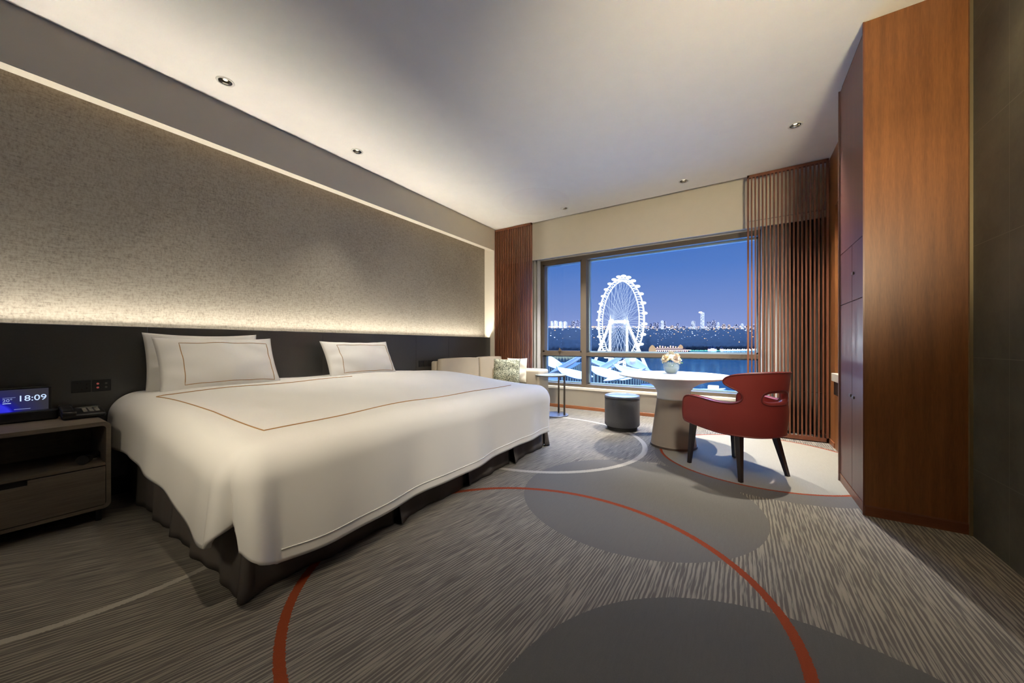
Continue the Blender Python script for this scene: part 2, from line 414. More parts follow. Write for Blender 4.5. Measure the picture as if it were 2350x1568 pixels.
tr = t.n('ShaderNodeBsdfTransparent'); tr.inputs[0].default_value = (.95, .98, 1, 1); gl = t.n('ShaderNodeBsdfGlossy'); gl.inputs[1].default_value = 0
ms = t.n('ShaderNodeMixShader'); t.t.links.new(fre.outputs[0], ms.inputs[0]); t.t.links.new(tr.outputs[0], ms.inputs[1]); t.t.links.new(gl.outputs[0], ms.inputs[2]); t.t.links.new(ms.outputs[0], t.out.inputs[0])
M_glass = t.m
for (a, b, c0, c1) in ((WX0+.075, -2.075, .885, WZ1-.065), (-2.0, WX1-.05, .885, WZ1-.065), (WX0+.075, -2.075, WZ0+.045, .83), (-2.0, WX1-.05, WZ0+.045, .83)):
    obj('glass_pane', MB().box(a, b, 5.345, 5.351, c0, c1), M_glass, wn)

# downlights
def make_down():
    r = thing('ceiling_downlight', '', 'ceiling light', (0, 0, 0), group='recessed downlights in the ceiling')
    obj('trim_ring', MB().lathe([(.041, -.004), (.052, -.004), (.055, 0), (.055, .0), (.041, 0.0)], n=28, cap0=False, cap1=False), plain('ring_paint', (.7, .66, .56), .4), r, smooth=True, local=True)
    obj('reflector', MB().lathe([(.040, 0), (.034, .03), (.022, .06)], n=28, cap0=False, cap1=True), M_chrome, r, smooth=True, local=True)
    b = MB().lathe([(.019, .012), (.019, .03), (.012, .05)], n=20)
    obj('lamp_head', b, plain('lamp_metal', (.25, .2, .13), .3, metal=.8), r, smooth=True, local=True)
    obj('lens', MB().lathe([(.0005, .0105), (.013, .0105), (.014, .012), (.0005, .012)], n=16), emis('lamp_lens', (1, .9, .7), 1.5), r, local=True)
    return r
d0 = make_down()
DL = ['recessed downlight nearest the camera above the two left pillows', 'recessed downlight above the right pillow, beside the bulkhead', 'recessed downlight beside the tall red cabinet and right slatted screen',
      'recessed downlight above the round white table near the window', 'small recessed downlight at the window end above the side table', 'recessed downlight in front of the tall wooden wardrobe side', 'added fill downlight over the near foot corner of the bed', 'added fill downlight over the carpet in front of the camera']
for i, (x, y) in enumerate(DOWN):
    if i == 0: d0.location = (x, y, 2.9); d0['label'] = DL[0]
    else: dup(d0, (x, y, 2.9), DL[i])
tag(obj('pale_ceiling_disc', MB().lathe([(.45, 0), (.448, .0015), (0.0005, .0015), (.0005, 0)], (-2.30, 4.14, 2.8984), 64), plain('disc_tone', (.86, .81, .71), .8), smooth=True), 'round flush pale disc in the ceiling near the window corner', 'ceiling panel')  # thin round pale disc just under the ceiling

# headboard: padded panels
hb = thing('headboard', 'long charcoal leather headboard panelling along the left wall', 'headboard', (-3.55, 1.5, 0))
seams = [YB, -.52, .70, 1.936, 3.145, 3.75, 4.749]
for a, b in zip(seams[:-1], seams[1:]):
    obj('padded_panel', MB().bbox(-3.53, -3.50, a, b, .12, 1.127, .005, 2), M_head, hb)
obj('backing_board', MB().box(-3.545, -3.53, YB, 4.749, 0, .99).box(-3.53, -3.505, YB, 4.749, 0, .12), M_black, hb)
obj('light_shelf', MB().box(-3.62, -3.545, YB, 4.749, .985, 1.0), M_dark, hb)

# socket and switch plates
def plate(x, y0, n, z0, z1, label, lit):
    r = thing('socket_plate' if not lit else 'switch_plate', label, 'switch' if lit else 'socket', (x, y0, z0))
    wd = .082
    for i in range(n):
        obj('cover', MB().bbox(x, x+.008, y0+i*wd, y0+(i+1)*wd-.003, z0, z1, .002, 2), M_black, r)
        c = y0+(i+.5)*wd
        if lit:
            for q, zz in enumerate((z0+.025, z1-.025)):
                for dy in (-.018, .018):
                    on = dy < 0
                    obj('button', MB().lathe([(.006, 0), (.006, .002)], (0, 0, 0), 10), emis('button_glow', (.55, .12, .10) if on else (.2, .17, .14), .35) if on else plain('button_grey', (.10, .09, .08), .5), r, local=True).location = (.009, i*wd+.04+dy, zz-z0)
        else:
            sl = MB()
            for dy, dz, h in ((-.018, .022, .006), (-.004, .022, .006), (.02, .012, .012), (.02, -.012, .012), (.0, -.02, .01)):
                sl.box(x+.008, x+.0086, c+dy-.003, c+dy+.003, (z0+z1)/2+dz-h/2, (z0+z1)/2+dz+h/2)
            obj('socket_hole', sl, M_dark, r)
    for o in r.children:
        if o.name.startswith('button'):
            o.rotation_euler = (0, PI/2, 0)
    return r
plate(-3.50, .36, 1, .70, .775, 'black wall socket plate on headboard above the black desk phone', False)
plate(-3.50, .445, 1, .70, .775, 'black switch plate with red lit buttons beside the left pillow', True)
plate(-3.50, 3.19, 1, .715, .795, 'black socket plate on headboard nearest the far side of the bed', False)
plate(-3.50, 3.275, 1, .715, .795, 'black socket plate in the middle of the three near the cream sofa', False)
plate(-3.50, 3.36, 1, .715, .795, 'black socket plate partly behind the cream sofa end', False)

# ================================================================== SLATTED SCREENS
def screen(x0, x1, label):
    r = thing('slatted_screen', label, 'screen', ((x0+x1)/2, 4.775, 0), group='sliding slatted window screens')
    y0, y1 = 4.757, 4.789
    obj('frame', MB().box(x0, x0+.018, y0, y1, .01, 2.895).box(x1-.018, x1, y0, y1, .01, 2.895).box(x0, x1, y0, y1, 2.865, 2.895).box(x0, x1, y0, y1, .01, .05), M_slat, r)
    n = 20; st = (x1-x0-.018)/n
    for i in range(1, n):
        x = x0+.009+i*st
        obj('slat', MB().box(x-.0065, x+.0065, y0, y1-.002, .05, 2.865), M_slat, r)
    for z in (.51, 2.385):
        obj('tie_rod', MB().tube([(x0+.01, 4.775, z), (x1-.01, 4.775, z)], .003, 6), M_chrome, r)
    return r
screen(-3.415, -2.72, 'reddish slatted wood screen standing left of the window')
screen(.06, .75, 'tall slatted wood screen right of the window behind the red chair')

def curtain(name, x0, x1, y, amp, m, label, wl=.06):
    b = MB()
    def f(u, v):
        x = x0+(x1-x0)*u
        return (x, y+amp*math.sin(2*PI*(x/wl)+.6*math.sin(9*x))*(1-.15*v), .03+v*2.45)
    b.grid(f, int((x1-x0)/wl*14)+8, 6)
    return tag(obj(name, b, m, smooth='all', solid=.003), label, 'curtain')
curtain('sheer_curtain', -3.12, -2.75, 5.08, .035, M_curt, 'pale grey curtain gathered between left slatted screen and window')
curtain('sheer_curtain', .20, .46, 5.08, .035, M_curt, 'pale grey curtain gathered behind right slatted screen')
curtain('blackout_curtain', -3.38, -3.14, 5.09, .04, M_curtd, 'dark curtain folded behind the left slatted screen', .08)
curtain('blackout_curtain', .47, .74, 5.09, .04, M_curtd, 'dark curtain folded behind the right slatted screen', .08)

# ================================================================== WARDROBE, COUNTER
wr = thing('wardrobe', 'tall wardrobe with mauve lacquer doors and oak veneered end panel', 'wardrobe', (.82, 3.19, 0))
obj('end_panel', MB().box(.61, 1.02, 2.875, 2.90, .06, 2.9), M_orange, wr)
obj('plinth', MB().box(.612, 1.02, 2.868, 3.5, 0, .055).box(.61, 1.02, 2.872, 2.89, .055, .06), wood('plinth_wood', (.15, .045, .02), (.22, .075, .03), .35, 'X'), wr)
obj('carcass', MB().box(.64, 1.12, 2.90, 3.505, .055, 2.9).box(.625, .64, 2.90, 3.505, 2.866, 2.9), wood('carcass_wood', (.06, .02, .012), (.10, .035, .02), .5, 'Z'), wr)
obj('edge_trim', MB().box(.605, .625, 3.500, 3.508, .0, 2.868), plain('edge_metal', (.40, .27, .22), .3, metal=.5), wr)
obj('edge_trim', MB().box(.604, .6105, 2.871, 2.885, .0, 2.9), wood('edge_wood', (.12, .04, .025), (.2, .07, .04), .35, 'Z'), wr)
def wdoor(y0, y1, z0, z1, hy=None, hz=None):
    d = obj('door', MB().bbox(.615, .638, y0, y1, z0, z1, .0015, 1), M_mauve, wr)
    if hy is not None:
        h = MB().bbox(.608, .6155, hy-.022, hy+.022, hz-.010, hz+.010, .003, 1)
        sub('handle', h, M_metal, d)
    return d
wdoor(2.889, 3.498, 1.66, 2.864)
wdoor(2.889, 3.168, 1.29, 1.656, 3.14, 1.465); wdoor(3.172, 3.498, 1.29, 1.656)
wdoor(2.889, 3.168, .06, 1.286, 3.13, .66); wdoor(3.172, 3.498, .06, 1.286, 3.205, .665)

ct = thing('minibar_counter', 'wooden minibar counter with thick pale stone top beside the wardrobe', 'counter', (.95, 4.03, 0))
obj('countertop', MB().bbox(.735, 1.118, 3.512, 4.555, .655, .73, .003, 1), plain('pale_stone', (.62, .57, .48), .3), ct)
obj('glass_front', MB().box(.745, .76, 3.512, 4.50, .53, .655), plain('black_glass', (.02, .022, .022), .12), ct)
obj('cabinet_body', MB().box(.763, 1.118, 3.512, 4.555, 0, .655), M_orange, ct)
d = obj('cabinet_door', MB().box(.757, .763, 3.515, 4.12, .04, .52), M_orange, ct)
obj('dark_bracket', MB().box(.740, .757, 4.12, 4.16, .47, .56), M_black, ct)
kt = thing('kettle', 'black rounded electric kettle on the pale counter beside wardrobe', 'kettle', (.865, 4.16, .73))
obj('body', MB().lathe([(.075, 0), (.078, .02), (.07, .07), (.055, .105), (.02, .118), (.0005, .12)], (.865, 4.16, .731), 24), M_black, kt, smooth=True)
obj('handle', MB().tube([(.865, 4.10, .83), (.865, 4.06, .84), (.865, 4.045, .80), (.865, 4.075, .755)], .008, 8), M_black, kt, smooth=True)
obj('base_plate', MB().lathe([(.085, 0), (.085, .012)], (.865, 4.16, .7302), 24), M_chrome, kt)

# ================================================================== BED
bed = thing('bed', 'very wide upholstered bed base with dark grey cloth valance', 'bed', (-2.55, 1.87, 0))
obj('bed_base', MB().bbox(-3.47, -1.68, .64, 3.08, .09, .36, .02, 2), M_skirt, bed)
obj('mattress', MB().bbox(-3.47, -1.70, .62, 3.10, .36, .575, .06, 4), M_duvet, bed, smooth=True)
for x in (-3.3, -1.85):
    for y in (.8, 2.9): obj('leg', MB().lathe([(.025, 0), (.03, .1)], (x, y, .0), 12), M_black, bed)
def skirt_panel(p0, p1, nrm, e0, e1, fl=.03):
    p0 = Vector(p0); p1 = Vector(p1); nrm = Vector(nrm); L = (p1-p0).length
    ph = random.random()*6
    def f(u, v):
        q = p0+(p1-p0)*u; d_ = 1-v
        off = .008+fl*d_*.6+.010*d_*math.sin(u*L*16+ph)+.006*d_*math.sin(u*L*37+ph)
        off += e0*d_*math.exp(-u*L/.07)+e1*d_*math.exp(-(1-u)*L/.07)
        lift = .012*(math.exp(-u*L/.05)*(e0 > .03)+math.exp(-(1-u)*L/.05)*(e1 > .03))
        q = q+nrm*off
        return (q.x, q.y, .006+lift+v*.36)
    return obj('skirt_panel', MB().grid(f, 48, 10), M_skirt, bed, smooth='all', solid=.005)
ys = [.60, 1.30, 1.91, 2.48, 3.12]
XF = -1.655
for i in range(4):
    skirt_panel((XF, ys[i]+.004, 0), (XF, ys[i+1]-.004, 0), (1, 0, 0), .055 if i else .0, .0)
    if i: obj('skirt_panel', MB().box(XF-.02, XF-.012, ys[i]-.06, ys[i]+.06, .01, .36), M_skirt, bed)
skirt_panel((-3.45, .615, 0), (-2.5, .615, 0), (0, -1, 0), 0, 0, .02); skirt_panel((-2.49, .615, 0), (XF, .615, 0), (0, -1, 0), .0, .0)
skirt_panel((XF, 3.12, 0), (-2.5, 3.12, 0), (0, 1, 0), .0, 0)
skirt_panel((-2.51, 3.12, 0), (-3.45, 3.12, 0), (0, 1, 0), .0, 0)
def cornerpiece(cx, cy, a0, a1, r0):
    def f(u, v):
        a = a0+(a1-a0)*u; rr = r0+.018*(1-v)+.045*(1-v)*math.sin(PI*u)**2
        return (cx+rr*math.cos(a), cy+rr*math.sin(a), .006+.36*v)
    obj('skirt_panel', MB().grid(f, 20, 8), M_skirt, bed, smooth='all', solid=.005)
cornerpiece(XF-.012, .635, -PI/2, 0, .022); cornerpiece(XF-.01, 3.11, 0, PI/2, .022)

# duvet
R_ = .14
DX1 = -1.545; DY0 = .52; DY1 = 3.17; DX0 = -3.48
ex = DX1-R_; ey0 = DY0+R_; ey1 = DY1-R_
def sstep(a, b, x):
    t_ = max(0, min(1, (x-a)/(b-a))); return t_*t_*(3-2*t_)
def duv(a, b):
    """a: cloth coordinate along X (may run past the foot), b: along Y (may run past the sides)"""
    ox = max(0, a-ex); oy = (ey0-b) if b < ey0 else (b-ey1 if b > ey1 else 0); oy = max(0, oy); sgn = -1 if b < (ey0+ey1)/2 else 1
    x = min(a, ex); y = min(max(b, ey0), ey1)
    yc = (y-ey0)/(ey1-ey0)
    top = .600+.085*sstep(ex, -3.0, x)+.020*math.sin(PI*yc)+.004*math.sin(3.1*x+5*y)+.003*math.sin(9*y-4*x)
    top -= .012*sstep(-3.1, -3.48, x)
    p = 7.0; d_ = (ox**p+oy**p)**(1/p)
    if d_ <= 1e-9: return Vector((x, y, top))
    th = math.atan2(oy, ox)
    if ox > 0 and oy > 0: d_ *= 1-(.17 if sgn < 0 else .08)*math.exp(-((math.degrees(th)-45)/22)**2)*min(1, d_/.3)
    if d_ < R_*PI/2: hr = R_*math.sin(d_/R_); dz = R_*(1-math.cos(d_/R_))
    else:
        e_ = d_-R_*PI/2; hr = R_+.05*(1-sstep(1.4, 2.9, y))*e_; dz = R_+e_*.998
    k = min(1, dz/.42)
    if ox > 0 and oy > 0:
        td = math.degrees(th)
        g = .055*math.exp(-((td-24)/17)**2)+.022*math.exp(-((td-78)/14)**2)-.085*math.exp(-((td-60)/9)**2)
        hr += g*k**1.3 if sgn < 0 else -.035*k*math.sin(2*th)
    # soft waves of the hanging cloth
    along = a if oy > ox else b
    hr += k*(.010*math.sin(along*7.3+1)+.005*math.sin(along*17))
    return Vector((x+hr*math.cos(th), y+sgn*hr*math.sin(th), top-dz))
dm = MB()
a0, a1 = DX0, ex+.60; b0, b1 = ey0-.47, ey1+.47
def df(u, v):
    a = a0+(a1-a0)*u; b = b0+(b1-b0)*v
    # side hem is shorter near the head, cloth corner is rounded off
    if b < ey0:
        q = (ey0-b)/.47; L = .40+.06*sstep(-2.3, ex-.15, a)-.06*sstep(ex-.1, ex+.2, a); b = ey0-q*L
    if b > ey1:
        q = (b-ey1)/.47; b = ey1+q*.42
    if a > ex:
        q = (a-ex)/.60; L = .555-.05*sstep(.2, 1, v)-.045*(1-sstep(ey0-.3, ey0+.25, b)); a = ex+q*L
    return duv(a, b)
dm.grid(df, 150, 170)
dv = obj('duvet', dm, M_duvet, smooth='all', solid=.022)
tag(dv, 'white duvet with thin gold stitched border draped over the wide bed', 'duvet')
def stitch(pts, parent, r=.0028, off=.013):
    out = []
    for i in range(len(pts)-1):
        (ax_, ay_), (bx_, by_) = pts[i], pts[i+1]; n = 40
        for j in range(n): out.append((ax_+(bx_-ax_)*j/n, ay_+(by_-ay_)*j/n))
    out.append(pts[-1])
    o = obj('stitched_line', MB().tube([duv(a, b)+Vector((0, 0, off)) for a, b in out], r, 6), M_thread, parent, smooth=True)
    o['label'] = 'gold stitched line'; return o
stitch([(-2.95, 1.9), (-2.93, .62), (-2.3, .70), (-1.80, .73), (-1.80, 1.6), (-1.79, 2.75)], dv)

hs = []
for i in range(120):
    b = ey0+.02+(ey1-ey0-.04)*i/119; v = (b-b0)/(b1-b0)
    L = .555-.05*sstep(.2, 1, v)-.045*(1-sstep(ey0-.3, ey0+.25, b)); hs.append(duv(ex+L-.05, b)+Vector((.0125, 0, 0)))
obj('hem_seam', MB().tube(hs, .0022, 6), M_duvet, dv, smooth=True)
# pillows
def pillow(name, W_, H_, T_, M, m, dip=.05, flange=.0, seed=1):
    rnd = random.Random(seed); ph = [rnd.random()*6 for _ in range(4)]
    n = 40; b = MB()
    def f(sg):
        def g(u, v):
            x = 2*u-1; y = 2*v-1
            e_ = max(0, 1-abs(x)**2.6)**.6*max(0, 1-abs(y)**2.6)**.6
            px = W_/2*x*(1-dip*.7*(1-y*y)); pz = H_/2*y*(1-dip*(1-x*x)*(1.6 if y > 0 else .5))
            t_ = T_/2*e_*(1+.05*math.sin(4*x+ph[0])+.05*math.sin(5*y+ph[1]))
            t_ += .006*math.sin(14*x*y+ph[2])*e_
            return M @ Vector((px, sg*t_-(0), pz))
        return g
    b.grid(f(1), n, n); b.grid(f(-1), n, n)
    o = obj(name, b, m, smooth='all')
    def on(x, y, sg=-1):
        return f(sg)((x+1)/2, (y+1)/2)
    return o, on
def pill_mat(x, yc, zb, H_, lean, yaw=0):
    # local x -> world +Y, local -y (front) -> world +X, local z -> up, leaning back
    M = Matrix(((0, -1, 0, 0), (1, 0, 0, 0), (0, 0, 1, 0), (0, 0, 0, 1)))
    return Matrix.Translation((x, yc, zb)) @ Matrix.Rotation(yaw, 4, 'Z') @ Matrix.Rotation(-lean, 4, 'Y') @ Matrix.Translation((0, 0, H_/2)) @ M
def bed_pillow(x, yc, zb, W_, H_, lean, label, seed, line=True, yaw=0, T=.17):
    Mx = pill_mat(x, yc, zb, H_, lean, yaw)
    o, on = pillow('pillow', W_, H_, T, Mx, M_duvet, .06, seed=seed)
    tag(o, label, 'pillow', 'white bed pillows')
    if line:
        P = []
        c = [(-.68, -.80), (.86, -.80), (.86, .70), (-.68, .70)]
        for i in range(4):
            (a_, b_), (c2, d2) = c[i], c[(i+1) % 4]
            for j in range(16): P.append(on(a_+(c2-a_)*j/16, b_+(d2-b_)*j/16)+Vector((.0015, 0, 0)))
        s_ = obj('stitched_line', MB().tube(P, .0022, 6, closed=True), M_thread, o, smooth=True); s_['label'] = 'gold stitched rectangle'
    return o
bed_pillow(-3.13, 1.04, .675, .72, .43, math.radians(28), 'white pillow with gold stitched rectangle, front one of the left pair', 3)
bed_pillow(-3.345, .995, .675, .68, .42, math.radians(12), 'white pillow standing behind the left stitched pillow', 5, False, T=.10)
bed_pillow(-3.20, 2.225, .675, .76, .41, math.radians(28), 'white stitched pillow standing alone at the right side of headboard', 9)

# ================================================================== NIGHTSTANDS
def rrect(y0, y1, z0, z1, r, n=6):
    out = []
    for cy, cz, s0 in ((y1-r, z1-r, 0), (y0+r, z1-r, PI/2), (y0+r, z0+r, PI), (y1-r, z0+r, 1.5*PI)):
        for i in range(n+1):
            a = s0+PI/2*i/n; out.append((cy+r*math.cos(a), cz+r*math.sin(a)))
    return out
def nightstand(y0, y1, label):
    x0, x1, z0, z1 = -3.485, -3.03, .075, .565
    r = thing('nightstand', label, 'nightstand', ((x0+x1)/2, (y0+y1)/2, 0))
    o_ = rrect(y0, y1, z0, z1, .03); i_ = rrect(y0+.018, y1-.018, z0+.018, z1-.022, .018)
    n = len(o_); b = MB(); vs = [(x, y, z) for x in (x1, x0) for y, z in o_]+[(x, y, z) for x in (x1, x0) for y, z in i_]; fs = []
    for k in range(n):
        j = (k+1) % n
        fs += [(k, j, 2*n+j, 2*n+k), (n+k, n+j, 3*n+j, 3*n+k), (k, j, n+j, n+k), (2*n+k, 2*n+j, 3*n+j, 3*n+k)]
    b.add(vs, fs); obj('shell', b, M_night, r, smooth=True)
    obj('back_panel', MB().box(x0+.002, x0+.012, y0+.02, y1-.02, z0+.02, z1-.025), M_night, r)
    obj('shelf', MB().box(x0+.012, x1-.004, y0+.02, y1-.02, .318, .332), M_night, r)
    yc = (y0+y1)/2+.0
    w2 = min(.055, (y1-y0)/5)
    df_ = MB().box(x1-.02, x1-.002, y0+.021, yc-w2, z0+.022, .312).box(x1-.02, x1-.002, yc+w2, y1-.021, z0+.022, .312).box(x1-.02, x1-.002, yc-w2, yc+w2, z0+.022, .285)
    d_ = obj('drawer', df_, M_night, r)
    sub('handle_slot', MB().box(x1-.04, x1-.021, yc-w2-.01, yc+w2+.01, .27, .316), M_dark, d_)
    for yy in (y0+.04, y1-.04):
        for xx in (x0+.05, x1-.05): obj('leg', MB().lathe([(.012, 0), (.018, .08)], (xx, yy, 0), 12), M_black, r)
    return r
nightstand(-.22, .455, 'dark oak nightstand with open shelf and drawer, left of the bed')
nightstand(3.195, 3.335, 'dark nightstand between the far side of bed and cream sofa')

# clock
ck = thing('digital_clock', 'black digital clock radio with blue screen reading 18:09 on nightstand', 'clock', (-3.40, .14, .565))
obj('base', MB().bbox(-3.455, -3.375, -.02, .300, .566, .625, .008, 2), M_black, ck)
bz = obj('bezel', MB().bbox(-3.445, -3.425, -.02, .280, .612, .757, .004, 2), M_black, ck)
t = NT('clock_screen'); p_ = t.pos(); X_, Y_, Z_ = t.xyz(p_)
dx_ = t.math('SUBTRACT', Y_, .06); dz_ = t.math('SUBTRACT', Z_, .60)
rr_ = t.math('SQRT', t.math('ADD', t.math('MULTIPLY', dx_, dx_), t.math('MULTIPLY', dz_, dz_)))
c_ = t.ramp(t.math('MULTIPLY', rr_, 5.0), [(.0, (.02, .02, .55)), (.40, (.035, .035, .75)), (.46, (.01, .01, .30)), (.62, (.022, .022, .10)), (1, (.035, .033, .045))])
e_ = t.n('ShaderNodeEmission'); t.t.links.new(c_, e_.inputs[0]); e_.inputs[1].default_value = .9; t.t.links.new(e_.outputs[0], t.out.inputs[0])
obj('screen', MB().box(-3.4255, -3.4235, -.008, .268, .622, .748), t.m, ck)
TM = lambda y, z: Matrix.Translation((-3.4228, y, z)) @ Matrix(((0, 0, 1, 0), (1, 0, 0, 0), (0, 1, 0, 0), (0, 0, 0, 1)))
lit = emis('clock_digits', (.55, .70, 1.0), 1.0); lit2 = emis('clock_small_text', (.35, .42, .8), .8)
text_mesh('18:09', .046, lit, 'time_digits', ck, TM(.160, .681))
text_mesh('20°', .024, lit2, 'temperature_digits', ck, TM(.112, .682))
obj('text_bar', MB().box(-3.4232, -3.4226, .113, .140, .672, .675), lit, ck)
obj('text_bar', MB().box(-3.4232, -3.4226, .113, .155, .704, .7055), lit2, ck)
obj('text_bar', MB().box(-3.4232, -3.4226, .150, .205, .636, .638), lit2, ck)

# telephone
ph = thing('desk_telephone', 'black desk telephone with handset and keypad beside the clock', 'telephone', (-3.34, .385, .565))
Mt = Matrix.Translation((-3.34, .385, .567)) @ Matrix.Rotation(math.radians(9), 4, 'Y')
obj('body', MB().bbox(-.085, .085, -.085, .085, .012, .038, .01, 3, Mt), M_black, ph, smooth=True)
obj('handset', MB().bbox(-.095, .095, -.083, -.035, .042, .062, .009, 3, Mt).bbox(-.095, -.05, -.085, -.03, .036, .062, .008, 2, Mt).bbox(.05, .095, -.085, -.03, .036, .062, .008, 2, Mt), plain('handset_black', (.02, .02, .021), .3), ph, smooth=True)
mk = plain('key_grey', (.22, .20, .17), .5)
for i in range(4):
    for j in range(3):
        obj('key', MB().bbox(-.045+i*.022, -.029+i*.022, .0+j*.024, .018+j*.024, .038, .042, .0015, 1, Mt), mk, ph)
obj('display', MB().box(-.078, -.055, -.02, .07, .0385, .0395, Mt), plain('phone_display', (.12, .12, .11), .2), ph)
# torch in the shelf
tt = thing('torch', 'small shiny black torch lying in the open shelf of nightstand', 'torch', (-3.12, .40, .333))
obj('barrel', MB().tube([(-3.20, .425, .358), (-3.13, .385, .358)], .016, 14), M_black, tt, smooth=True)
obj('torch_head', MB().tube([(-3.13, .385, .358), (-3.115, .377, .358), (-3.075, .355, .358)], [.017, .025, .026], 16), plain('torch_black', (.02, .02, .022), .2), tt, smooth=True)
obj('bracket', MB().box(-3.18, -3.14, .39, .42, .333, .345), M_chrome, tt)

# ================================================================== SOFA
sf = thing('sofa', 'cream linen sofa against the headboard panelling beside the window', 'sofa', (-3.0, 4.0, 0))
obj('base', MB().bbox(-3.45, -2.45, 3.60, 4.74, .10, .30, .02, 2), M_sofa, sf)
obj('seat_cushion', MB().bbox(-3.25, -2.44, 3.62, 4.42, .30, .44, .045, 4), M_sofa, sf, smooth=True)
obj('back_frame', MB().bbox(-3.46, -3.36, 3.36, 4.74, .30, .785, .025, 3), M_sofa, sf, smooth=True)
def bcush(y0, y1):
    b = MB()
    def f(u, v):
        a = 2*PI*u; c_, s_ = math.cos(a), math.sin(a)
        ce = abs(c_)**.45*(1 if c_ > 0 else -1); se = abs(s_)**.45*(1 if s_ > 0 else -1)
        h = .30+.51*v
        pin = 1-.12*abs(2*v-1)**4
        return (-3.29+.085*se*pin*(1-.25*v), (y0+y1)/2+(y1-y0)/2*ce*(1-.01*abs(2*v-1)**6), h+.012*math.cos(c_*1.5)*v)
    b.grid(f, 48, 16)
    k = len(b.v); top = [f(i/48, 1) for i in range(48)]; b.add(top, [tuple(range(48))])
    return obj('back_cushion', b, M_sofa, sf, smooth=True)
bcush(3.345, 4.135); bcush(4.145, 4.73)
obj('arm', MB().bbox(-3.44, -2.40, 4.42, 4.73, .10, .645, .035, 4), M_sofa, sf, smooth=True)
obj('arm', MB().bbox(-3.44, -2.46, 3.55, 3.63, .10, .45, .03, 3), M_sofa, sf, smooth=True)
for x in (-3.38, -2.5):
    for y in (3.66, 4.66): obj('leg', MB().lathe([(.015, 0), (.02, .1)], (x, y, 0), 10), M_leg, sf)
t = NT('leaf_print'); p_ = t.pos((1, 1, 1)); wv = t.n('ShaderNodeTexWave'); wv.wave_type = 'BANDS'; wv.bands_direction = 'Z'
t.t.links.new(p_, wv.inputs[0]); wv.inputs['Scale'].default_value = 11; wv.inputs['Distortion'].default_value = 15; wv.inputs['Detail'].default_value = 4; wv.inputs['Detail Scale'].default_value = 2.2
cc = t.ramp(wv.outputs[1], [(.1, (.10, .11, .08)), (.45, (.30, .31, .22)), (.8, (.52, .52, .38))])
M_print = t.bsdf(cc, .8, 0, .3)
Mc = Matrix.Translation((-2.80, 4.17, .455)) @ Matrix.Rotation(math.radians(24), 4, 'Z') @ Matrix.Rotation(math.radians(-17), 4, 'X') @ Matrix.Translation((0, 0, .18))
cu, on = pillow('throw_cushion', .39, .37, .15, Mc, M_print, .05, seed=12)
tag(cu, 'square cushion with grey green leaf print leaning on sofa arm', 'cushion')
Mc2 = Matrix.Translation((-2.73, 4.33, .455)) @ Matrix.Rotation(math.radians(22), 4, 'Z') @ Matrix.Rotation(math.radians(-17), 4, 'X') @ Matrix.Translation((0, 0, .185))
cu2, on2 = pillow('throw_cushion', .30, .37, .09, Mc2, plain('cream_cotton', (.72, .66, .54), .85), .04, seed=14)
tag(cu2, 'plain cream cushion behind the grey green leaf print cushion', 'cushion')

# ================================================================== SIDE TABLE
st_ = thing('side_table', 'small round bronze side table with glass top beside sofa', 'side table', (-2.24, 4.56, 0))
t = NT('tinted_glass'); gp = t.n('ShaderNodeBsdfPrincipled'); gp.inputs['Base Color'].default_value = (.62, .72, .74, 1); gp.inputs['Roughness'].default_value = .06; gp.inputs['Alpha'].default_value = .75; gp.inputs['Specular IOR Level'].default_value = .9
t.t.links.new(gp.outputs[0], t.out.inputs[0])
obj('glass_top', MB().lathe([(.0005, .575), (.218, .575), (.22, .579), (.218, .583), (.0005, .583)], (-2.27, 4.52, 0), 48), t.m, st_, smooth=True)
obj('top_ring', MB().tube([(-2.27+.212*math.cos(a), 4.52+.212*math.sin(a), .567) for a in [2*PI*i/48 for i in range(48)]], .007, 8, closed=True), M_metal, st_, smooth=True)
obj('base_plate', MB().lathe([(.0005, 0), (.197, 0), (.20, .004), (.20, .010), (.197, .013), (.0005, .013)], (-2.24, 4.585, 0), 48), plain('base_bronze', (.30, .30, .32), .3, metal=.7), st_, smooth=True)
obj('post', MB().box(-2.235, -2.215, 4.685, 4.705, .012, .57), M_metal, st_)
obj('post', MB().box(-2.10, -2.08, 4.585, 4.605, .012, .57), M_metal, st_)

# ================================================================== STOOL
sl = thing('round_stool', 'round slate grey leather pouf stool left of the table', 'stool', (-1.19, 4.26, 0))
obj('plinth', MB().lathe([(.17, 0), (.175, .045)], (-1.19, 4.26, 0), 48), M_dark, sl, smooth=True)
obj('body', MB().lathe([(.19, .045), (.20, .06), (.20, .365), (.197, .375)], (-1.19, 4.26, 0), 64), M_stool, sl, smooth=True)
obj('seat_pad', MB().lathe([(.195, .372), (.202, .378), (.203, .388), (.198, .402), (.17, .410), (.08, .415), (.0005, .416)], (-1.19, 4.26, 0), 64), M_stool2, sl, smooth=True)
obj('seam', MB().tube([(-1.19+.2*math.cos(a), 4.26+.2*math.sin(a), .374) for a in [2*PI*i/64 for i in range(64)]], .0035, 6, closed=True), M_black, sl, smooth=True)

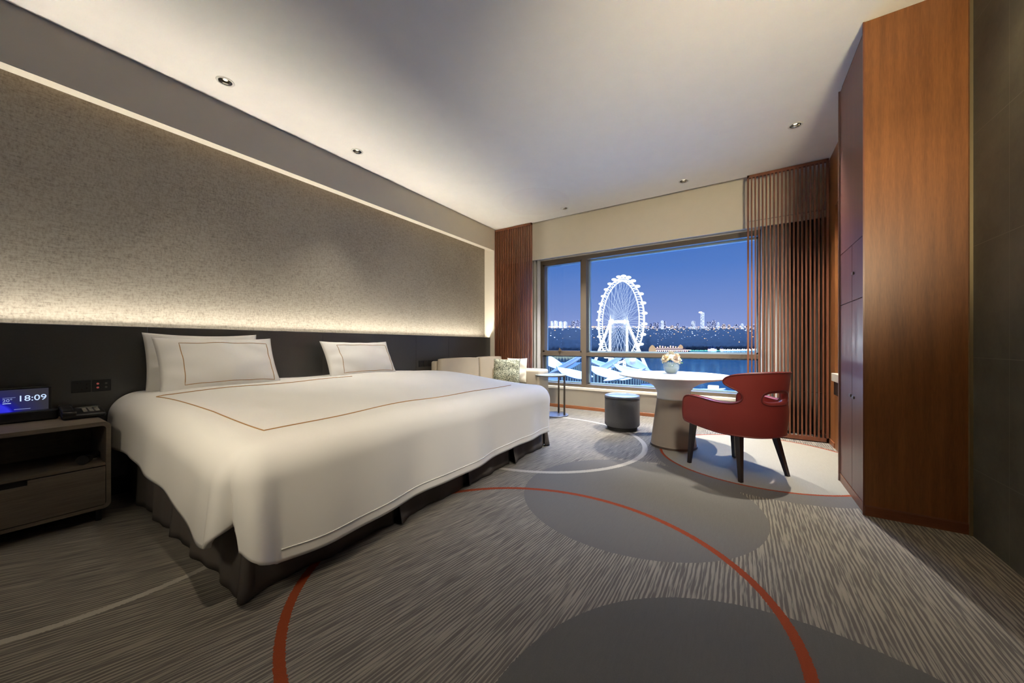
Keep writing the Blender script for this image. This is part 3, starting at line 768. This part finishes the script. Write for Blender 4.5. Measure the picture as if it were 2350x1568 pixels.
# ================================================================== ROUND TABLE
TC = (-.566, 3.84, 0)
tb = thing('round_table', 'round white pedestal table with taupe cone foot by the window', 'table', TC)
obj('pedestal', MB().lathe([(.213, .02), (.208, .03), (.150, .466)], TC, 64), M_taupe, tb, smooth=True)
obj('foot_ring', MB().lathe([(.216, 0), (.216, .02)], TC, 64), plain('foot_brown', (.10, .07, .05), .4), tb, smooth=True)
obj('collar', MB().lathe([(.152, .466), (.150, .48), (.151, .52), (.160, .555), (.185, .590), (.235, .622), (.32, .650), (.42, .672), (.50, .688)], TC, 72, cap1=False), M_white, tb, smooth='all')
obj('tabletop', MB().lathe([(.50, .688), (.518, .694), (.522, .700), (.518, .704), (.49, .706), (.0005, .706)], TC, 96, cap0=False), M_white, tb, smooth=True)

# vase with roses
VC = (-.605, 3.975, .7065)
t = NT('bowl_glass'); gp = t.n('ShaderNodeBsdfPrincipled'); gp.inputs['Base Color'].default_value = (.70, .85, .86, 1); gp.inputs['Roughness'].default_value = .04; gp.inputs['Alpha'].default_value = .30; gp.inputs['Specular IOR Level'].default_value = 1.0
t.t.links.new(gp.outputs[0], t.out.inputs[0])
vz = thing('glass_bowl', 'small round glass bowl vase with water on the white table', 'vase', VC)
obj('bowl', MB().lathe([(.0005, .0), (.045, .0), (.060, .012), (.076, .045), (.079, .075), (.073, .105), (.068, .118), (.064, .118), (.070, .10), (.074, .075), (.071, .047), (.056, .013), (.044, .004), (.0005, .003)], VC, 40, cap0=False, cap1=False), t.m, vz, smooth='all')
obj('water', MB().lathe([(.0005, .004), (.043, .005), (.055, .014), (.069, .047), (.072, .066), (.0005, .066)], VC, 32), plain('water', (.72, .84, .86), .08, spec=.6), vz, smooth=True)
M_stem = plain('stem_green', (.10, .20, .03), .5)
def rose(dx, dy, dz, s, col, label, seed):
    rn = random.Random(seed)
    r = thing('rose', label, 'flower', (VC[0]+dx*.5, VC[1]+dy*.5, VC[2]+.05), group='roses in the glass bowl')
    s *= 1.3; dz += .012; c0 = Vector((VC[0]+dx, VC[1]+dy, VC[2]+dz)); b = MB()
    b.sphere(c0, .011*s, 10, 7)
    tilt = Vector((dx, dy, .05)).normalized()
    rot = Vector((0, 0, 1)).rotation_difference(tilt).to_matrix()
    for ly, (k, rad, op) in enumerate(((3, .012, .15), (5, .017, .35), (6, .023, .6), (7, .028, .85), (7, .031, 1.1))):
        for i in range(k):
            a0_ = 2*PI*i/k+ly*.7+rn.random()*.3
            def pf(u, v, a0_=a0_, k=k, rad=rad, op=op):
                a = a0_+(u-.5)*2*PI/k*1.5; rr = rad*s*(.35+.65*v**.7)*(1+.12*math.cos((u-.5)*PI)); h = (.020*v*(1.35-op*.6)-.012*op*v**3*(1 if op > .5 else .2))*s*1.3
                h -= .006*s*abs(u-.5)*2*v
                return c0+rot @ Vector((rr*math.cos(a), rr*math.sin(a), h-.010*s))
            b.grid(pf, 6, 5)
    obj('petals', b, col, r, smooth='all', merge=False)
    obj('stem', MB().tube([c0-Vector((0, 0, .008)), Vector((VC[0]+dx*.4, VC[1]+dy*.4, VC[2]+.08)), Vector((VC[0]-dx*.5, VC[1]-dy*.5, VC[2]+.022))], .0025, 6), M_stem, r, smooth=True)
    lf = MB()
    a = rn.random()*6
    def lfn(u, v):
        wv_ = .020*math.sin(PI*v)*(u-.5)*2; l_ = .05*v
        return c0+Vector((math.cos(a)*(.012+l_)-math.sin(a)*wv_, math.sin(a)*(.012+l_)+math.cos(a)*wv_, -.02-.02*v*v+.004*abs(u-.5)))
    lf.grid(lfn, 4, 8); obj('leaf', lf, plain('leaf_green', (.16, .30, .05), .5), r, smooth='all', solid=.001)
pk = plain('peach_petal', (.95, .74, .46), .6, nz=.05, nsc=90); pc = plain('cream_petal', (.95, .88, .68), .6, nz=.05, nsc=90); pw = plain('blush_petal', (.95, .78, .62), .6, nz=.05, nsc=90)
for i, (dx, dy, dz, s, c, lb) in enumerate((
    (-.045, -.035, .150, 1.15, pk, 'peach rose at the front left of the bowl'), (.045, -.03, .150, 1.2, pw, 'blush rose at the front right of the bowl'),
    (.0, .0, .185, 1.2, pc, 'cream rose at the top middle of the bunch'), (-.03, .045, .165, 1.1, pk, 'peach rose at the back left of the bowl'),
    (.045, .04, .160, 1.1, pk, 'peach rose at the back right of the bowl'), (.07, .0, .125, .95, pc, 'cream rose drooping over the right rim of the bowl'), (-.072, .0, .125, .9, pc, 'cream rose low over the left rim of the bowl'))):
    rose(dx, dy, dz, s, c, lb, 20+i)

# ================================================================== RED CHAIR
CC = Vector((-.03, 3.385, 0)); FA = math.atan2(.64, -.77)   # facing direction
ch = thing('armchair', 'dark red leather tub chair with open back and tapered dark legs', 'chair', CC)
RM = Matrix.Translation(CC) @ Matrix.Rotation(FA-PI/2, 4, 'Z')      # local +Y is the front
RB, ST = .285, .25
def plan(s, r=RB):
    L = PI/2*RB; sg = 1 if s >= 0 else -1; a = abs(s)
    if a <= L:
        th = a/RB; return Vector((sg*r*math.sin(th), -.02-r*math.cos(th))), th
    return Vector((sg*r, -.02+(a-L))), PI/2
def shellpt(s, z, off=0.0):
    bulge = .018*math.sin(PI*min(1, max(0, (z-.33)/.30)))
    lean = .03*max(0, (z-.55)/.25)*max(0, math.cos(min(PI/2, abs(s)/RB)))
    p_, th = plan(s, RB+off+bulge*.6+lean)
    taper = -.03*max(0, (.42-z)/.1)
    v = Vector((p_.x*(1+taper*.6), p_.y, z)); return RM @ v
SM = PI/2*RB+ST
half = [(0, .335), (.15, .332), (.30, .336), (.45, .345), (.58, .356), (SM-.03, .365), (SM-.008, .375), (SM, .40), (SM, .50), (SM-.008, .555), (SM-.035, .580), (SM-.09, .586), (.50, .580), (.42, .572), (.335, .567), (.275, .572), (.237, .592), (.228, .625), (.248, .660), (.300, .690), (.330, .710), (.338, .733), (.318, .760), (.27, .780), (.18, .793), (.09, .799), (0, .801)]
right = half; left = [(-s, z) for s, z in reversed(half[1:-1])]
outer = smoothcurve(right+left, 4)
hole = smoothcurve([(0, .565), (.07, .567), (.112, .583), (.120, .615), (.105, .650), (.06, .668), (0, .672), (-.06, .668), (-.105, .650), (-.120, .615), (-.112, .583), (-.07, .567)], 4)
vs, fs = cdt(outer, [hole], .022)
sh = MB(); n_ = len(vs); TH = .046
def fr_(s, z, k):
    return shellpt(s, z, k)
sh.add([fr_(s, z, TH/2) for s, z in vs]+[fr_(s, z, -TH/2) for s, z in vs], fs+[tuple(i+n_ for i in f) for f in fs])
# rim faces from the boundary edges of the outline
ec = {}
for f in fs:
    for i in range(len(f)):
        k_ = tuple(sorted((f[i], f[(i+1) % len(f)]))); ec[k_] = ec.get(k_, 0)+1
for (i, j), c in ec.items():
    if c == 1: sh.f.append((i, j, j+n_, i+n_))
obj('shell', sh, M_red, ch, smooth=True)
pp = outer
for off, nm in ((TH/2, 'piping'), (-TH/2, 'piping')):
    obj(nm, MB().tube([shellpt(s, z, off) for s, z in pp], .0055, 8, closed=True), M_redp, ch, smooth=True)
    obj(nm, MB().tube([shellpt(s, z, off) for s, z in hole], .0045, 8, closed=True), M_redp, ch, smooth=True)
obj('hole_pad', MB().tube([shellpt(s, z, 0) for s, z in hole], .021, 10, closed=True), M_red, ch, smooth=True)
# seat
def seat_outline(r, yf, z, n=14):
    o_ = [(r*math.sin(a), -.02-r*math.cos(a)) for a in [PI/2*i/n for i in range(n+1)]]
    o_ = o_+[(r, yf-.03), (r-.03, yf)]; return o_+[(-x, y) for x, y in reversed(o_)][:-1]
so = seat_outline(.245, .27, 0)
bmm = MB(); L_ = len(so)
lv = [(.34, .96), (.36, .99), (.43, 1.0), (.455, .985), (.468, .93), (.474, .6), (.476, .05)]
vv = []
for z, k in lv:
    for x, y in so: vv.append(RM @ Vector((x*k, y*k+.0, z)))
ff = [(i*L_+k, i*L_+(k+1) % L_, (i+1)*L_+(k+1) % L_, (i+1)*L_+k) for i in range(len(lv)-1) for k in range(L_)]+[tuple(range(L_))]+[tuple((len(lv)-1)*L_+k for k in range(L_))]
bmm.add(vv, ff); obj('seat', bmm, M_red, ch, smooth=True)
def cleg(floor, top, w0, w1):
    f_ = Vector(floor); t_ = Vector(top); b = MB(); vs_ = []
    for p_, w_ in ((f_, w0), (t_, w1)):
        for dx, dy in ((-1, -1), (1, -1), (1, 1), (-1, 1)):
            q = Matrix.Rotation(FA-PI/2, 3, 'Z') @ Vector((dx*w_/2, dy*w_/2, 0)); vs_.append((p_.x+q.x, p_.y+q.y, p_.z))
    b.add(vs_, [(0, 1, 2, 3), (4, 5, 6, 7)]+[(i, (i+1) % 4, 4+(i+1) % 4, 4+i) for i in range(4)])
    o = obj('leg', b, M_leg, ch); return o
inv = RM.inverted()
for fx, fy in ((-.367, 3.344), (0.0, 3.07), (.30, 3.405), (-.05, 3.73)):
    l_ = inv @ Vector((fx, fy, 0)); k = .93 if l_.y > 0 else .78
    tp = RM @ Vector((l_.x*k*.95, l_.y*k if l_.y > 0 else l_.y*.72, .35))
    cleg((fx, fy, .0), tp, .024, .042)

# ================================================================== OUTSIDE: lake, far shore, wheel, city
def bear(u, depth, z=-31.0):
    """world point at a bearing (slope u from the view axis) and distance along it"""
    return Vector((depth*(-math.sin(A)+u*math.cos(A)), depth*(math.cos(A)+u*math.sin(A)), z))
def B(px): return (px-1175)/812
GZ = -31.0
t = NT('lake_water'); nn = t.noise(t.pos((.5, .12, .5)), 1.0, 3)
p_ = t.bsdf((.005, .03, .045), .5, 0, .0)
pn_ = [x for x in t.t.nodes if x.type == 'BSDF_PRINCIPLED'][0]; gy = t.n('ShaderNodeBsdfGlossy'); gy.inputs[0].default_value = (.42, .80, 1, 1); gy.inputs[1].default_value = .09
bm_ = t.n('ShaderNodeBump'); bm_.inputs['Strength'].default_value = .12; bm_.inputs['Distance'].default_value = .6; t.t.links.new(nn, bm_.inputs['Height']); t.t.links.new(bm_.outputs[0], gy.inputs['Normal'])
mx = t.n('ShaderNodeMixShader'); mx.inputs[0].default_value = .42; t.t.links.new(pn_.outputs[0], mx.inputs[1]); t.t.links.new(gy.outputs[0], mx.inputs[2]); t.t.links.new(mx.outputs[0], t.out.inputs[0])
lk = MB(); lk.add([(-3500, 30, GZ), (4500, 30, GZ), (4500, 4200, GZ), (-3500, 4200, GZ)], [(0, 1, 2, 3)])
lake = obj('lake', lk, t.m); lake['kind'] = 'structure'
M_land = plain('far_trees', (.024, .024, .028), .95, spec=.1, nz=.5, nsc=.02)
shore = [(1150, 1000), (1250, 1000), (1345, 1010), (1430, 1100), (1478, 1350), (1492, 1950), (1540, 2000), (1600, 1850), (1650, 1880), (1700, 1950), (1760, 2250), (1850, 2350), (1950, 2400)]
def shd(px):
    for (a, da), (b, db) in zip(shore[:-1], shore[1:]):
        if a <= px <= b: return da+(db-da)*(px-a)/(b-a)
    return shore[0][1] if px < shore[0][0] else shore[-1][1]
lm = MB(); rl = random.Random(4)
def landf(u, v):
    px = 1150+800*u; d0_ = shd(px); dd = d0_+(3600-d0_)*v**1.6
    z = GZ-1 if v == 0 else GZ+(14+ (1+31+39/812*3600-14)*(v**1.15))+8*math.sin(px*.9+v*40)*v*(1-v)+rl.uniform(-4, 6)*(1-v)
    q = bear(B(px), dd, z); return q
lm.grid(landf, 200, 22); ln = obj('far_shore', lm, M_land, smooth='all', merge=False); ln['kind'] = 'structure'
# lights scattered over the far shore
lgt = MB(); lg2 = MB(); rl = random.Random(11)
def landz(px, v):
    d0_ = shd(px); return d0_+(3600-d0_)*v**1.6, GZ+14+(1+31+39/812*3600-14)*(v**1.15)+9
for i in range(1150):
    px = rl.uniform(1235, 1750); v = rl.random()**(.5 if i % 3 == 0 else .10); v = min(v, .995); dd, zz = landz(px, v); zz += rl.uniform(0, 8)
    r_ = dd/812*rl.choice((.3, .4, .5, .6, 1.1))
    q = bear(B(px), dd-10, zz); (lgt if rl.random() < .55 else lg2).box(q.x-r_, q.x+r_, q.y-r_, q.y+r_, zz-r_*.7, zz+r_*.7)
o = tag(obj('city_lights', lgt, emis('white_city_light', (.75, .80, 1.0), 1.6)), 'white pinprick city lights scattered over the far shore', 'city lights'); o['kind'] = 'stuff'
o = tag(obj('city_lights', lg2, emis('amber_city_light', (1.0, .62, .34), 1.4)), 'amber pinprick city lights scattered over the far shore', 'city lights'); o['kind'] = 'stuff'
# promenade lights along the water
M_cy = emis('cyan_light', (.25, .95, .85), 1.6); M_wh = emis('white_light', (.85, .92, 1.0), 4.0); M_pk = emis('pink_light', (1.0, .5, .6), 3.0); M_am = emis('amber_light', (1.0, .62, .34), 2.6)
def wall_lights(px0, px1, name, m, label, h=5, n=None, z0=GZ+1, gap=.4, dd=-15):
    b = MB(); n = n or int((px1-px0)/2.2)
    for i in range(n):
        pa = px0+(px1-px0)*i/n; q = bear(B(pa), shd(pa)+dd, 0); wd = (px1-px0)/n*(1-gap)/812*(shd(pa)+dd)
        hh = h*(.6+.8*((i*7) % 5)/5); b.box(q.x-wd/2, q.x+wd/2, q.y-1, q.y+1, z0, z0+hh)
    return tag(obj(name, b, m), label, 'lights')
wall_lights(1582, 1655, 'promenade_lights', M_cy, 'low cyan lit waterfront edge below the tall tower', 4)
wall_lights(1655, 1745, 'promenade_lights', M_wh, 'white lit waterfront edge right of the cyan one', 8)
def pavil(px, dd, h, w_, m, label):
    q = bear(B(px), dd, GZ); b = MB().lathe([(w_, 0), (w_, h*.45), (w_*1.15, h*.45), (.3, h)], q, 8)
    r = thing('waterfront_pavilion', label, 'pavilion', q, group='lit pavilions on the far waterfront')
    obj('roof', MB().lathe([(w_*1.2, h*.45), (w_*.6, h*.75), (.3, h)], q, 8), plain('pav_roof', (.1, .09, .15), .7), r)
    obj('lit_wall', MB().lathe([(w_, 0), (w_, h*.45)], q, 8), m, r)
for px, h, w_, m, lb in ((1628, 24, 7, M_pk, 'pink lit pavilion left of its white neighbours on the far waterfront'), (1635, 30, 8, M_wh, 'tall white lit pavilion in the middle of the far waterfront'), (1641, 22, 7, M_wh, 'smaller white pavilion right beside the tall one'), (1656, 24, 8, M_am, 'amber lit pavilion standing apart on the far waterfront')):
    pavil(px, shd(px)-6, h, w_, m, lb)
# floating restaurant / pier with string lights
pr = thing('lit_pier', 'long low pier building outlined with warm strings of light on the lake', 'pier', bear(B(1538), 1550, GZ))
def pbar(u0, u1, z0, z1, m, nm, dp=6, d=1550):
    a = bear(B(u0), d, 0); b_ = bear(B(u1), d, 0); n = (b_-a).normalized(); s_ = Vector((-n.y, n.x, 0))*dp
    pts = [a-s_, b_-s_, b_+s_, a+s_]
    return obj(nm, MB().prism([(p.x, p.y) for p in pts], z0, z1), m, pr)
M_pier = plain('pier_wall', (.20, .12, .12), .8)
pbar(1496, 1580, GZ, GZ+9, M_pier, 'lower_storey', 8); pbar(1503, 1572, GZ+9, GZ+20, M_pier, 'upper_storey', 6)
pbar(1500, 1583, GZ+8.5, GZ+11, emis('pier_line', (1, .80, .78), 2.2), 'light_string', 9.5); pbar(1503, 1565, GZ+16.5, GZ+18.2, emis('pier_line2', (1, .75, .7), 1.8), 'light_string', 7.5)
for i in range(16):
    pa = 1504+i*4.7; pbar(pa, pa+1.2, GZ+2, GZ+8, [M_am, M_wh, M_pk][i % 3], 'lit_window', 9)
for i in range(9):
    pa = 1508+i*6; pbar(pa, pa+1.3, GZ+20, GZ+24+5*((i*3) % 4)/3, [M_pk, M_am][i % 2], 'lit_turret', 3)
q = bear(B(1497), 1540, GZ); obj('dome', MB().lathe([(14, 0), (15, 10), (13, 19), (8, 27), (3, 31), (.1, 32)], q, 16), emis('amber_dome', (.72, .50, .32), .9), pr, smooth=True)
q = bear(B(1562), 1540, GZ+18); obj('dome', MB().lathe([(10, 0), (9, 8), (5, 13), (.1, 16)], q, 12), emis('amber_dome2', (.8, .52, .34), .9), pr, smooth=True)

# towers
def m_tower(name, wall, litc, st, dens, sx_=.21, sz_=.26):
    t = NT(name); p = t.pos(); X, Y, Z = t.xyz(p)
    cv = t.n('ShaderNodeCombineXYZ')
    t.set(cv.inputs[0], t.math('FLOOR', t.math('MULTIPLY', X, sx_))); t.set(cv.inputs[1], t.math('FLOOR', t.math('MULTIPLY', Y, sx_))); t.set(cv.inputs[2], t.math('FLOOR', t.math('MULTIPLY', Z, sz_)))
    wn_ = t.n('ShaderNodeTexWhiteNoise'); t.t.links.new(cv.outputs[0], wn_.inputs[0])
    on = t.math('LESS_THAN', wn_.outputs[0], dens)
    return t.bsdf(wall, .8, 0, .2, emit=t.mix(on, (.0, .0, .0), litc), es=st)
T_dk = m_tower('tower_windows', (.30, .32, .45), (.75, .78, 1.0), .9, .35)
T_wh = m_tower('tower_windows_bright', (.3, .32, .5), (.8, .88, 1.0), 1.0, .75, .21, .3)
T_wm = m_tower('tower_windows_warm', (.32, .28, .38), (1.0, .8, .65), 1.0, .4)
M_strip = emis('tower_strip', (.95, .93, .95), 1.5)
k_ = 0
def tower(px, w_, ytop, m, label, D=3300, strips=0, crown=False, ybase=757):
    q = bear(B(px), D, 0); zt = 1+(792-ytop)/812*D; zb = 1+(792-ybase)/812*D-30; W_ = w_/812*D/1.08
    r = thing('tower_block', label, 'building', (q.x, q.y, zb), rotz=0)
    obj('facade', MB().box(q.x-W_/2, q.x+W_/2, q.y-18, q.y+18, zb, zt), m, r)
    obj('roof_plant', MB().box(q.x-W_/4, q.x+W_/4, q.y-8, q.y+8, zt, zt+5), m, r)
    for i in range(strips):
        x = q.x-W_/2+W_*(i+.5)/strips; obj('light_strip', MB().box(x-W_/strips*.28, x+W_/strips*.28, q.y-20, q.y-18, zb+20, zt+1), M_strip, r)
    if crown: obj('beacon', MB().sphere((q.x-W_/2, q.y-18, zt+3), 10, 10, 6, (1.6, 1, .8)), emis('beacon_glow', (1, .75, .85), 3), r)
LL = [(1267, 2.4, 738, 'slim white floodlit tower at far left of the left window pane'), (1274.5, 2.2, 737, 'slim white floodlit tower second from the left edge'), (1277.8, 1.8, 738, 'narrow floodlit tower between slim towers and twin slabs'),
      (1287, 5.5, 739, 'floodlit slab tower left one of the twin slabs'), (1297.5, 5.5, 739, 'floodlit slab tower right one of the twin slabs')]
for px, w_, yt, lb in LL: tower(px, w_, yt, T_wh, lb, strips=1 if w_ < 3 else 2)
tower(1317, 9, 737, T_dk, 'dim grey tower with scattered lights in the left pane', 3200); tower(1327, 6, 736, T_dk, 'dim tower beside the window mullion in the left pane', 3300)
tower(1309, 4, 747, T_dk, 'short dim block between bright slabs and grey tower', 3200)
tower(1352, 5, 747, T_wm, 'pinkish block just right of the window mullion'); tower(1364, 8, 752, T_wm, 'low warm lit block left of the wheel')
RT = [(1494, 5, 744, T_dk, 'dim block first right of the wheel'), (1503, 6, 741, T_dk, 'dim block second right of the wheel'), (1510, 5, 741, T_dk, 'dim block third right of the wheel'), (1520, 5.5, 737, T_wh, 'bright speckled block fourth right of the wheel'), (1526, 4, 738, T_dk, 'dim block touching the bright speckled one'),
      (1543, 7, 748, T_wm, 'low block over the pier'), (1556, 6, 743, T_dk, 'small block above the right half of pier'), (1570, 8, 749, T_dk, 'low block left of the glowing cream block'),
      (1591, 8, 738, T_wh, 'glowing cream block left of the tallest tower'), (1627, 8, 739, T_dk, 'dim block right of the tallest tower'), (1638, 9, 736, T_dk, 'dim wide block second right of the tallest tower'), (1648, 5, 741, T_wh, 'bright thin block third right of the tallest tower'),
      (1661, 7, 745, T_wm, 'warm block fourth right of the tallest tower'), (1673, 6, 746, T_wm, 'warm block fifth right of the tallest tower'), (1690, 9, 745, T_dk, 'dim block near the right slatted screen'), (1703, 6, 744, T_wh, 'bright block near the right slatted screen'), (1716, 8, 747, T_wm, 'warm block behind the right slatted screen edge'), (1732, 8, 745, T_dk, 'dim block behind the right slatted screen')]
for px, w_, yt, m, lb in RT: tower(px, w_, yt, m, lb, 3300)
tower(1612, 8, 718, T_wh, 'tallest pale tower on the skyline with a pink beacon', 3400, crown=True)

# ferris wheel
WD = 442; hub = bear(B(1420), WD, 30.0); vdir = Vector((hub.x, hub.y, 0)).normalized()
wd_ = Matrix.Rotation(math.radians(29), 3, 'Z') @ vdir; ax = Vector((-wd_.y, wd_.x, 0)); up = Vector((0, 0, 1))
if ax.dot(Vector((1, .6, 0))) < 0: ax = -ax
M_rim = emis('wheel_rim_light', (.86, .92, 1.0), 2.2); M_spk = emis('wheel_spoke_light', (.62, .74, 1.0), .95); M_leg_w = emis('wheel_leg_light', (.90, .95, 1.0), 1.7)
fw = thing('ferris_wheel', 'huge white lit ferris wheel standing by the lake', 'ferris wheel', (hub.x, hub.y, GZ))
RW = 50.5
def wp(a, r_, t_=0): return hub+wd_*(r_*math.cos(a))+up*(r_*math.sin(a))+ax*t_
def circ3(r_, t_, n=96): return [wp(2*PI*i/n, r_, t_) for i in range(n)]
for t_ in (-3.2, 3.2): obj('rim', MB().tube(circ3(RW, t_), .62, 6, closed=True), M_rim, fw)
obj('outer_rim', MB().tube(circ3(RW+3.2, 0), .30, 6, closed=True), M_rim, fw)
lat = MB()
for i in range(96):
    a = 2*PI*i/96; b_ = 2*PI*(i+.5)/96
    lat.tube([wp(a, RW, -3.2), wp(b_, RW+3.2, 0)], .2, 4); lat.tube([wp(a, RW, 3.2), wp(b_, RW+3.2, 0)], .2, 4)
    if i % 2 == 0: lat.tube([wp(a, RW, -3.2), wp(a, RW, 3.2)], .25, 4)
obj('rim_lattice', lat, M_rim, fw)
for i in range(56):
    a = 2*PI*i/56; s_ = 1 if i % 2 else -1
    obj('spoke', MB().tube([hub+ax*(s_*9)+wd_*1.5*math.cos(a+1.2*s_)+up*1.5*math.sin(a+1.2*s_), wp(a, RW, s_*3.2)], .20, 4), M_spk, fw)
    if i < 44: 
        a = 2*PI*(i+.5)/44; obj('spoke', MB().tube([hub+ax*(-s_*9)+wd_*1.5*math.cos(a-1.2)+up*1.5*math.sin(a-1.2), wp(a, RW, s_*3.2)], .18, 4), M_spk, fw)
g0 = None
for i in range(30):
    a = 2*PI*(i+.5)/30; c0 = wp(a, RW+5.6)
    g_ = MB(); 
    def gf(u, v): 
        th = 2*PI*u; ph_ = PI*v; return c0+ax*(3.4*math.cos(ph_))+(wd_*math.cos(th)+up*math.sin(th))*(1.7*math.sin(ph_)**.7)
    g_.grid(gf, 10, 8); gg = obj('gondola', g_, M_rim, fw, smooth='all')
    sub('gondola_arm', MB().tube([wp(a, RW+3), c0], .3, 4), M_rim, gg)
obj('axle', MB().tube([hub-ax*13, hub+ax*13], 2.0, 12), M_leg_w, fw, smooth=True)
for s_ in (-1, 1):
    obj('hub', MB().tube([hub+ax*s_*8, hub+ax*s_*11], 3.4, 16), M_leg_w, fw, smooth=True)
    top = hub+ax*(s_*11.5)
    for q in (-1, 1):
        ft = hub+ax*(s_*25)+wd_*(q*24); ft.z = GZ
        obj('support_leg', MB().tube([top, ft], [1.5, 1.9], 10), M_leg_w, fw, smooth=True)
    obj('spire', MB().tube([top, top+up*8], [1.2, .2], 8), M_leg_w, fw)

# waterfront plaza with leaf shaped roofs
isl = MB()
pts = [bear(B(p), d) for p, d in ((1180, 210), (1380, 190), (1560, 215), (1530, 300), (1500, 420), (1470, 560), (1380, 640), (1250, 640), (1130, 600))]
isl.prism([(p.x, p.y) for p in pts], GZ-.5, GZ+.6)
io = obj('waterfront_plaza', isl, plain('plaza_paving', (.10, .13, .20), .8)); io['kind'] = 'structure'
M_sail = plain('white_roof', (.74, .77, .80), .5)
t = NT('glass_facade'); p = t.pos(); X, Y, Z = t.xyz(p); fin = t.math('GREATER_THAN', t.math('FRACT', t.math('MULTIPLY', t.math('ADD', X, Y), .42)), .45)
M_fac = t.bsdf((.05, .08, .12), .4, 0, .4, emit=t.mix(fin, (.01, .02, .05), (.35, .62, .85)), es=.4)
def sail(px, d, L, W_, H_, yaw, label, curl=.35):
    H_ *= 1.35; q = bear(B(px), d, GZ+.6); r = thing('leaf_roof_pavilion', label, 'building', q, group='white leaf roofed pavilions by the lake')
    M = Matrix.Translation(q) @ Matrix.Rotation(math.radians(yaw), 4, 'Z')
    def f(u, v):
        x = (u-.5)*L; s_ = math.sin(PI*min(1, u*1.02))**.75; y = (v-.5)*W_*s_+.18*W_*math.sin(PI*u)
        z = 4+H_*(u**2.2)*(1-.25*abs(v-.5))+H_*curl*(abs(2*v-1)**2)*s_*.5
        p_ = M @ Vector((x, y, z)); p_.z += .33*max(-8, p_.y-q.y)+1.5; return p_
    obj('roof', MB().grid(f, 26, 12), M_sail, r, smooth='all', solid=.5)
    def wf(u, v):
        a = 2*PI*u; x = L*.40*math.cos(a); y = W_*.30*math.sin(a)+.1*W_; uu = x/L+.5
        zt = 3.4+H_*(uu**2.2)*.85; return M @ Vector((x, y, zt*v))
    obj('glass_wall', MB().grid(wf, 40, 2), M_fac, r)
for a in ((1272, 400, 34, 18, 13, 165, 'white curled roof at the far left of the lower left pane'), (1307, 350, 40, 13, 16, 20, 'white pointed roof rising to the right in the lower left pane'), (1318, 285, 30, 16, 7, 190, 'low white roof at the bottom of the lower left pane'),
          (1375, 400, 34, 16, 12, 200, 'white roof at the foot of the wheel left legs'), (1395, 330, 34, 14, 13, 25, 'broad grey white leaf roof rising to the right below the wheel'), (1462, 405, 36, 18, 11, 150, 'white roof at the foot of the wheel right leg'),
          (1400, 285, 40, 16, 7, 175, 'long low white roof left of the round table top'), (1455, 300, 36, 16, 8, 185, 'low white roof just behind the left rim of round table'), (1432, 262, 30, 12, 6, 15, 'white roof low down by the left rim of table')):
    sail(*a)
# white moored hull shape below the table rim
q = bear(B(1636), 240, GZ)
bt = thing('white_boat', 'bright white boat on the lake under the right rim of the table', 'boat', q)
def hull(u, v):
    x = (u-.5)*15; w_ = 3.4*math.sin(PI*min(1, .12+u*.88))**.6; a = PI*v; return q+Vector((x, -w_*math.cos(a), 1.6-1.9*math.sin(a)+1.6*u*u))
obj('hull', MB().grid(hull, 16, 10), M_sail, bt, smooth='all', solid=.2)
obj('cabin', MB().bbox(q.x-3, q.x+3.5, q.y-2, q.y+2, GZ+1.2, GZ+4.6, .5, 3), emis('boat_cabin', (.9, .95, 1), 1.3), bt)
obj('deck', MB().box(q.x-6, q.x+6.5, q.y-2.2, q.y+2.2, GZ+1.4, GZ+1.7), M_sail, bt)
# quay lights seen beyond the plaza in the lower left pane
b = MB()
for i in range(22):
    pa = 1254+i*3.6; q = bear(B(pa), 985, GZ); b.box(q.x-1.4, q.x+1.4, q.y-1, q.y+1, GZ+.5, GZ+5+3*(i % 2))
tag(obj('quay_lights', b, M_am), 'row of amber lights along the quay in the lower left pane', 'lights')
# floodlights of the plaza
for px, d, e_ in ((1290, 320, 9e4), (1390, 300, 9e4), (1430, 380, 1.2e5), (1480, 300, 7e4), (1260, 420, 9e4)):
    l = bpy.data.lights.new('plaza_floodlight', 'POINT'); l.energy = e_*.32; l.color = (.85, .93, 1); l.shadow_soft_size = 2
    o = bpy.data.objects.new('plaza_floodlight', l); COL.objects.link(o); o.location = bear(B(px), d-25, GZ+34)
l = bpy.data.lights.new('boat_floodlight', 'POINT'); l.energy = 2.5e4; l.shadow_soft_size = 1; o = bpy.data.objects.new('boat_floodlight', l); COL.objects.link(o); o.location = bear(B(1636), 225, GZ+14)
